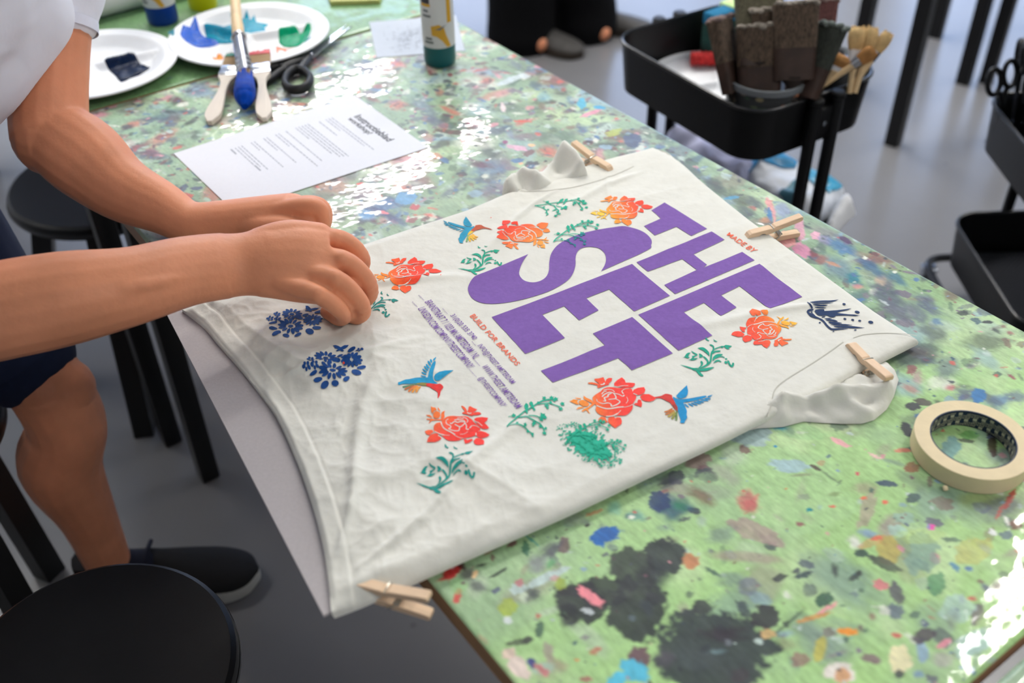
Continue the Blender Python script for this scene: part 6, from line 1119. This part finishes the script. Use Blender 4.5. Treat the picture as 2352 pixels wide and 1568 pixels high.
# legs
KnL = D(118, 905, 1.452); AnL = W(248, 1288, .095); HpL = np.array([-.88, 1.20, .90]); HpR = np.array([-.92, 1.00, .90]); KnR = np.array([-.725, .83, .50]); AnR = np.array([-.712, .780, .095])
limb(b, [HpL, (HpL+KnL)/2+np.array([.01, 0, .02]), KnL], [.085, .066, .052], up=(1, 0, 0)); limb(b, [HpR, (HpR+KnR)/2+np.array([.01, 0, .02]), KnR], [.085, .072, .056], up=(1, 0, 0))
calf = np.array([-.022, .0, 0])
limb(b, [KnL+np.array([0, 0, .02]), KnL+np.array([.004, 0, -.06]), KnL+(AnL-KnL)*.38+calf, KnL+(AnL-KnL)*.68+calf*.4, AnL], [.055, .055, .060, .044, .036], up=(1, 0, 0)); b.ball(KnL+np.array([.022, .0, .012]), .042)
limb(b, [KnR+np.array([0, 0, .02]), KnR+np.array([.004, 0, -.06]), KnR+(AnR-KnR)*.38+calf, KnR+(AnR-KnR)*.68+calf*.4, AnR], [.055, .055, .060, .044, .036], up=(1, 0, 0)); b.ball(KnR+np.array([.022, .0, .012]), .042)
FtL0, FtL1 = W(200, 1318, .045), W(572, 1312, .03); fdL = (FtL1-FtL0)/np.linalg.norm(FtL1-FtL0); FtR0 = np.array([-.765, .758, .045]); fdR = np.array([.9, .43, 0]); fdR /= np.linalg.norm(fdR); FtR1 = FtR0+fdR*.27
limb(b, [AnL, FtL0+(FtL1-FtL0)*.16+np.array([0, 0, .012]), FtL0+(FtL1-FtL0)*.45+np.array([0, 0, -.008])], [.034, .030, .018]); limb(b, [AnR, FtR0+(FtR1-FtR0)*.16+np.array([0, 0, .012]), FtR0+(FtR1-FtR0)*.45+np.array([0, 0, -.008])], [.034, .030, .018])
# trunk, neck, head
limb(b, [(-.97, 1.10, .90), (-.86, 1.13, .98), (-.74, 1.17, 1.05), (-.62, 1.19, 1.12)], [.15, .145, .165, .12], [.105, .10, .11, .08], up=(-.4, 0, 1))
limb(b, [ShR, (-.62, 1.18, 1.11), ShL], [.05, .08, .05]); limb(b, [(-.62, 1.19, 1.12), (-.54, 1.20, 1.19), (-.49, 1.205, 1.24)], [.062, .056, .056])
hd_c = np.array([-.45, 1.21, 1.30]); b.ball(hd_c, .1, sq=(.98, .78, 1.12)).ball(hd_c+np.array([.055, 0, -.05]), .062, sq=(1, .9, 1)); b.ball(hd_c+np.array([.108, 0, -.028]), .017, sq=(1.1, .8, 1.5))
for s_ in (-1, 1): b.ball(hd_c+np.array([-.005, .08*s_, -.01]), .027, sq=(.8, .35, 1.2))
remesh(b, 'body', skin, person, .0022, 6, PO, local=((RD(560, 607, 1.125), .040, 40), (D(470, 512, 1.284), .03, 25)))
wt = mat('white_tee', (232, 234, 246), rough=.85, noise=.02, nscale=20, bump=.003, bscale=14, sheen=.2)
s = MB()
limb(s, [(-1.0, 1.09, .90), (-.88, 1.12, .965), (-.77, 1.165, 1.02), (-.67, 1.20, 1.055), (-.615, 1.19, 1.118)], [.185, .185, .195, .205, .135], [.135, .135, .15, .155, .115], up=(-.4, 0, 1))
limb(s, [ShR, (-.62, 1.18, 1.105), ShL], [.075, .112, .075])
limb(s, [(-.78, 1.18, .96), (-.70, 1.20, .955), (-.645, 1.215, .965)], [.13, .12, .085], [.09, .095, .075])
limb(s, [ShR, ShR+(ElR-ShR)*.55+np.array([0, 0, .0])], [.075, .068]); limb(s, [ShL+np.array([-.05, -.1, 0]), ShL, D(145, -50, 1.335), D(134, 40, 1.335)], [.09, .072, .056, .046])
for q, r_ in (((52, 26, 1.25), .060), ((-10, 104, 1.24), .060), ((-70, 178, 1.23), .060), ((-150, 200, 1.22), .08)): s.ball(D(*q), r_)
limb(s, [D(52, 26, 1.25), D(-10, 104, 1.24), D(-70, 178, 1.23), D(-150, 205, 1.22)], [.060, .060, .060, .07])
s.tube([D(134, 20, 1.335), D(132, 70, 1.335)], [.0485, .049], 28, smooth=False)
remesh(s, 't_shirt', wt, person, .006, 6, PO)
hb = MB().tube([D(132.6, 44, 1.335), D(132, 68, 1.335)], [.0496, .0498], 40, smooth=False, cap=False); hb.obj('sleeve_hem', mat('white_hem', (226, 228, 242), rough=.9, noise=.03, nscale=60), person, off=PO, recalc=False)
nv = mat('navy_denim', (22, 34, 62), rough=.9, noise=.12, nscale=40, bump=.0012, bscale=30)
s = MB(); hemL = HpL+(KnL-HpL)*.86
limb(s, [HpL+np.array([-.04, 0, .03]), HpL+(hemL-HpL)*.45+np.array([.012, 0, .022]), HpL+(hemL-HpL)*.8+np.array([.004, 0, .008]), hemL], [.115, .092, .082, .077], up=(1, 0, 0)); s.tube([hemL-(hemL-HpL)*.1, hemL], [.077, .077], 32, smooth=False, up=(1, 0, 0))
hemR = HpR+(KnR-HpR)*.9; limb(s, [HpR+np.array([-.04, 0, .03]), HpR+(hemR-HpR)*.5+np.array([.015, 0, .02]), hemR], [.12, .095, .076], up=(1, 0, 0)); limb(s, [(-.98, .98, .93), (-.98, 1.22, .93)], [.14, .14], [.11, .11])
sho = remesh(s, 'shorts', nv, person, .006, 5, PO)
ax = (KnL-HpL)/np.linalg.norm(KnL-HpL); MB().tube([hemL-ax*.022, hemL+ax*.006, hemL+ax*.010, hemL+ax*.009], [.0785, .0795, .0785, .050], 48, smooth=False, up=(1, 0, 0)).obj('hem', nv, sho, off=PO)
hairm = mat('brown_hair', (52, 38, 28), rough=.7, noise=.4, nscale=60, bump=.002, bscale=120)
h = MB().ball(hd_c+np.array([-.018, 0, .02]), .104, sq=(1, .85, 1.1)); remesh(h, 'hair', hairm, person, .006, 3, PO)
shm = mat('black_canvas', (20, 20, 22), rough=.85, noise=.15, nscale=200, bump=.0003, bscale=400); solem = mat('white_rubber', (200, 198, 190), rough=.6, noise=.06, nscale=30); sock = mat('navy_sock', (22, 26, 44), rough=.9, noise=.1, nscale=120)
def shoe(p0, d, L, parent, off, up_m=shm, so_m=solem, name='shoe'):
    """slip-on: sole outline swept up into an upper that closes over the toes"""
    d = d/np.linalg.norm(d); n_ = np.array([-d[1], d[0], 0]); o0 = np.array([p0[0], p0[1], 0])
    ks = [(0, .001), (.03, .028), (.12, .036), (.3, .036), (.45, .039), (.62, .049), (.75, .052), (.87, .046), (.95, .032), (1.0, .004)]
    kk = crom(np.array([(k, w_, 0) for k, w_ in ks]), 4); outl = [(k*L, w_) for k, w_, _ in kk]+[(k*L, -w_) for k, w_, _ in kk[::-1]]
    P = lambda x, y, z: tuple(o0+d*x+n_*y+np.array([0, 0, z]))
    so = MB(); n = len(outl); g = lambda s_, z: [P((x-L/2)*s_+L/2, y*s_, z) for x, y in outl]
    vs = g(.985, .001)+g(1.0, .006)+g(1.0, .024)+g(.96, .029); fs = [tuple(range(n))[::-1], tuple(3*n+i for i in range(n))]+[(a*n+i, a*n+(i+1) % n, (a+1)*n+(i+1) % n, (a+1)*n+i) for a in range(3) for i in range(n)]
    o = MB(); rows = []
    zt = lambda x: np.interp(x/L, [0, .06, .30, .42, .60, .8, .95, 1.0], [.078, .080, .082, .080, .064, .050, .038, .028]); 
    for f_ in (0, .35, .65, .85, .96, 1.0):
        rows.append([P(x, y*(.97-.03*f_)*math.sqrt(max(0., 1-(f_*.985)**2.4)) if x/L > .24 else y*(.96-.16*f_), .026+(zt(x)-.026)*f_) for x, y in outl])
    vs2 = [p for r_ in rows for p in r_]; m_ = len(rows); fs2 = [(a*n+i, a*n+(i+1) % n, (a+1)*n+(i+1) % n, (a+1)*n+i) for a in range(m_-1) for i in range(n)]+[tuple((m_-1)*n+i for i in range(n))]
    u_ = o.add(vs2, fs2).obj(name, up_m, parent, off=off, sharp=50)
    so.add(vs, fs).obj('sole', so_m, u_, off=off, sharp=40)
    tg_ = MB().tube([P(.405*L, .036, .072), P(.42*L, .0, .086), P(.405*L, -.036, .072)], .004, 8).obj('collar', sock, u_, off=off)
    return u_
dL = FtL1-FtL0; dL[2] = 0; sL = shoe(W(182, 1325, .03)-dL/np.linalg.norm(dL)*.0, dL, np.linalg.norm(W(590, 1322, .03)-W(182, 1325, .03)), person, PO)
shoe(FtR0-fdR*.02, fdR, .31, person, PO)
s = MB(); limb(s, [AnL+np.array([.012, 0, -.028]), FtL0+(FtL1-FtL0)*.36+np.array([0, 0, .018])], [.036, .030]); s.obj('sock', sock, person, off=PO)
# ------------------------------------------------------------------ second person, seen only from the shins down
p2 = thing('person', 'person in wide black trousers and dark shoes standing behind the table', 'person', (.16, 3.33, 0)); QO = np.array(p2.location)
bk_ = mat('black_cotton', (9, 9, 12), rough=.95, spec=.2, noise=.15, nscale=30)
A1, A2 = np.array([.055, 3.36, .06]), np.array([.27, 3.44, .06])
b = MB(); H1, H2 = np.array([.06, 3.42, .92]), np.array([.25, 3.44, .92])
for a_, h_ in ((A1, H1), (A2, H2)): limb(b, [h_, (a_+h_)/2, a_], [.085, .058, .036]); limb(b, [a_, a_+np.array([.06, -.08, -.025])], [.032, .028])
limb(b, [(.155, 3.44, .92), (.155, 3.44, 1.15), (.155, 3.43, 1.38)], [.15, .14, .16], [.10, .10, .10], up=(0, 1, 0)); limb(b, [(-.03, 3.43, 1.40), (.155, 3.43, 1.42), (.34, 3.43, 1.40)], [.05, .06, .05])
for sx in (-1, 1): limb(b, [(.155+sx*.19, 3.43, 1.38), (.155+sx*.23, 3.42, 1.10), (.155+sx*.23, 3.36, .86), (.155+sx*.23, 3.34, .78)], [.045, .038, .027, .03])
limb(b, [(.155, 3.43, 1.42), (.155, 3.42, 1.54)], [.055, .052]); b.ball((.155, 3.41, 1.64), .1, sq=(.78, .95, 1.15)); b.ball((.155, 3.31, 1.62), .017, sq=(.8, 1, 1.4))
for sx in (-1, 1):
    w0 = np.array([.155+sx*.23, 3.34, .78])
    for k in range(4): limb(b, [w0+np.array([0, .03-.02*k, -.03]), w0+np.array([sx*.004, .036-.024*k, -.085]), w0+np.array([-sx*.008, .036-.024*k, -.125+.006*abs(k-1.4)])], [.011, .0095, .0075], n=4)
    limb(b, [w0+np.array([0, -.01, -.01]), w0+np.array([-sx*.01, -.045, -.05]), w0+np.array([-sx*.014, -.048, -.085])], [.013, .010, .008], n=4)
remesh(b, 'body', skin, p2, .0045, 3, QO)
s = MB()
for a_, h_, k in ((A1, H1, 0), (A2, H2, 1)): limb(s, [h_, (a_+h_)/2, a_+np.array([0.0, .0, .08]), a_+np.array([.0, -.01, -.035])], [.12, .112, .112, .12], [.12, .10, .10, .11])
limb(s, [(.06, 3.43, .94), (.25, 3.44, .94)], [.13, .13]); limb(s, [(.155, 3.44, .92), (.155, 3.44, 1.15), (.155, 3.43, 1.38)], [.175, .165, .19], [.125, .12, .12], up=(0, 1, 0)); limb(s, [(-.04, 3.43, 1.395), (.155, 3.43, 1.42), (.35, 3.43, 1.395)], [.065, .075, .065])
for sx in (-1, 1): limb(s, [(.155+sx*.19, 3.43, 1.38), (.155+sx*.225, 3.42, 1.16)], [.06, .055])
remesh(s, 'trousers_and_top', bk_, p2, .01, 4, QO)
h = MB().ball((.155, 3.43, 1.665), .106, sq=(.85, .95, 1.1)); remesh(h, 'hair', hairm, p2, .01, 2, QO)
gsh = mat('grey_shoe', (70, 68, 66), rough=.7, noise=.2, nscale=40); ssole = mat('dark_sole', (46, 38, 30), rough=.7, noise=.1)
shoe(A1+np.array([-.03, .05, 0]), np.array([.72, -.55, 0]), .29, p2, QO, gsh, ssole); shoe(A2+np.array([-.04, .04, 0]), np.array([.9, -.2, 0]), .29, p2, QO, gsh, ssole)
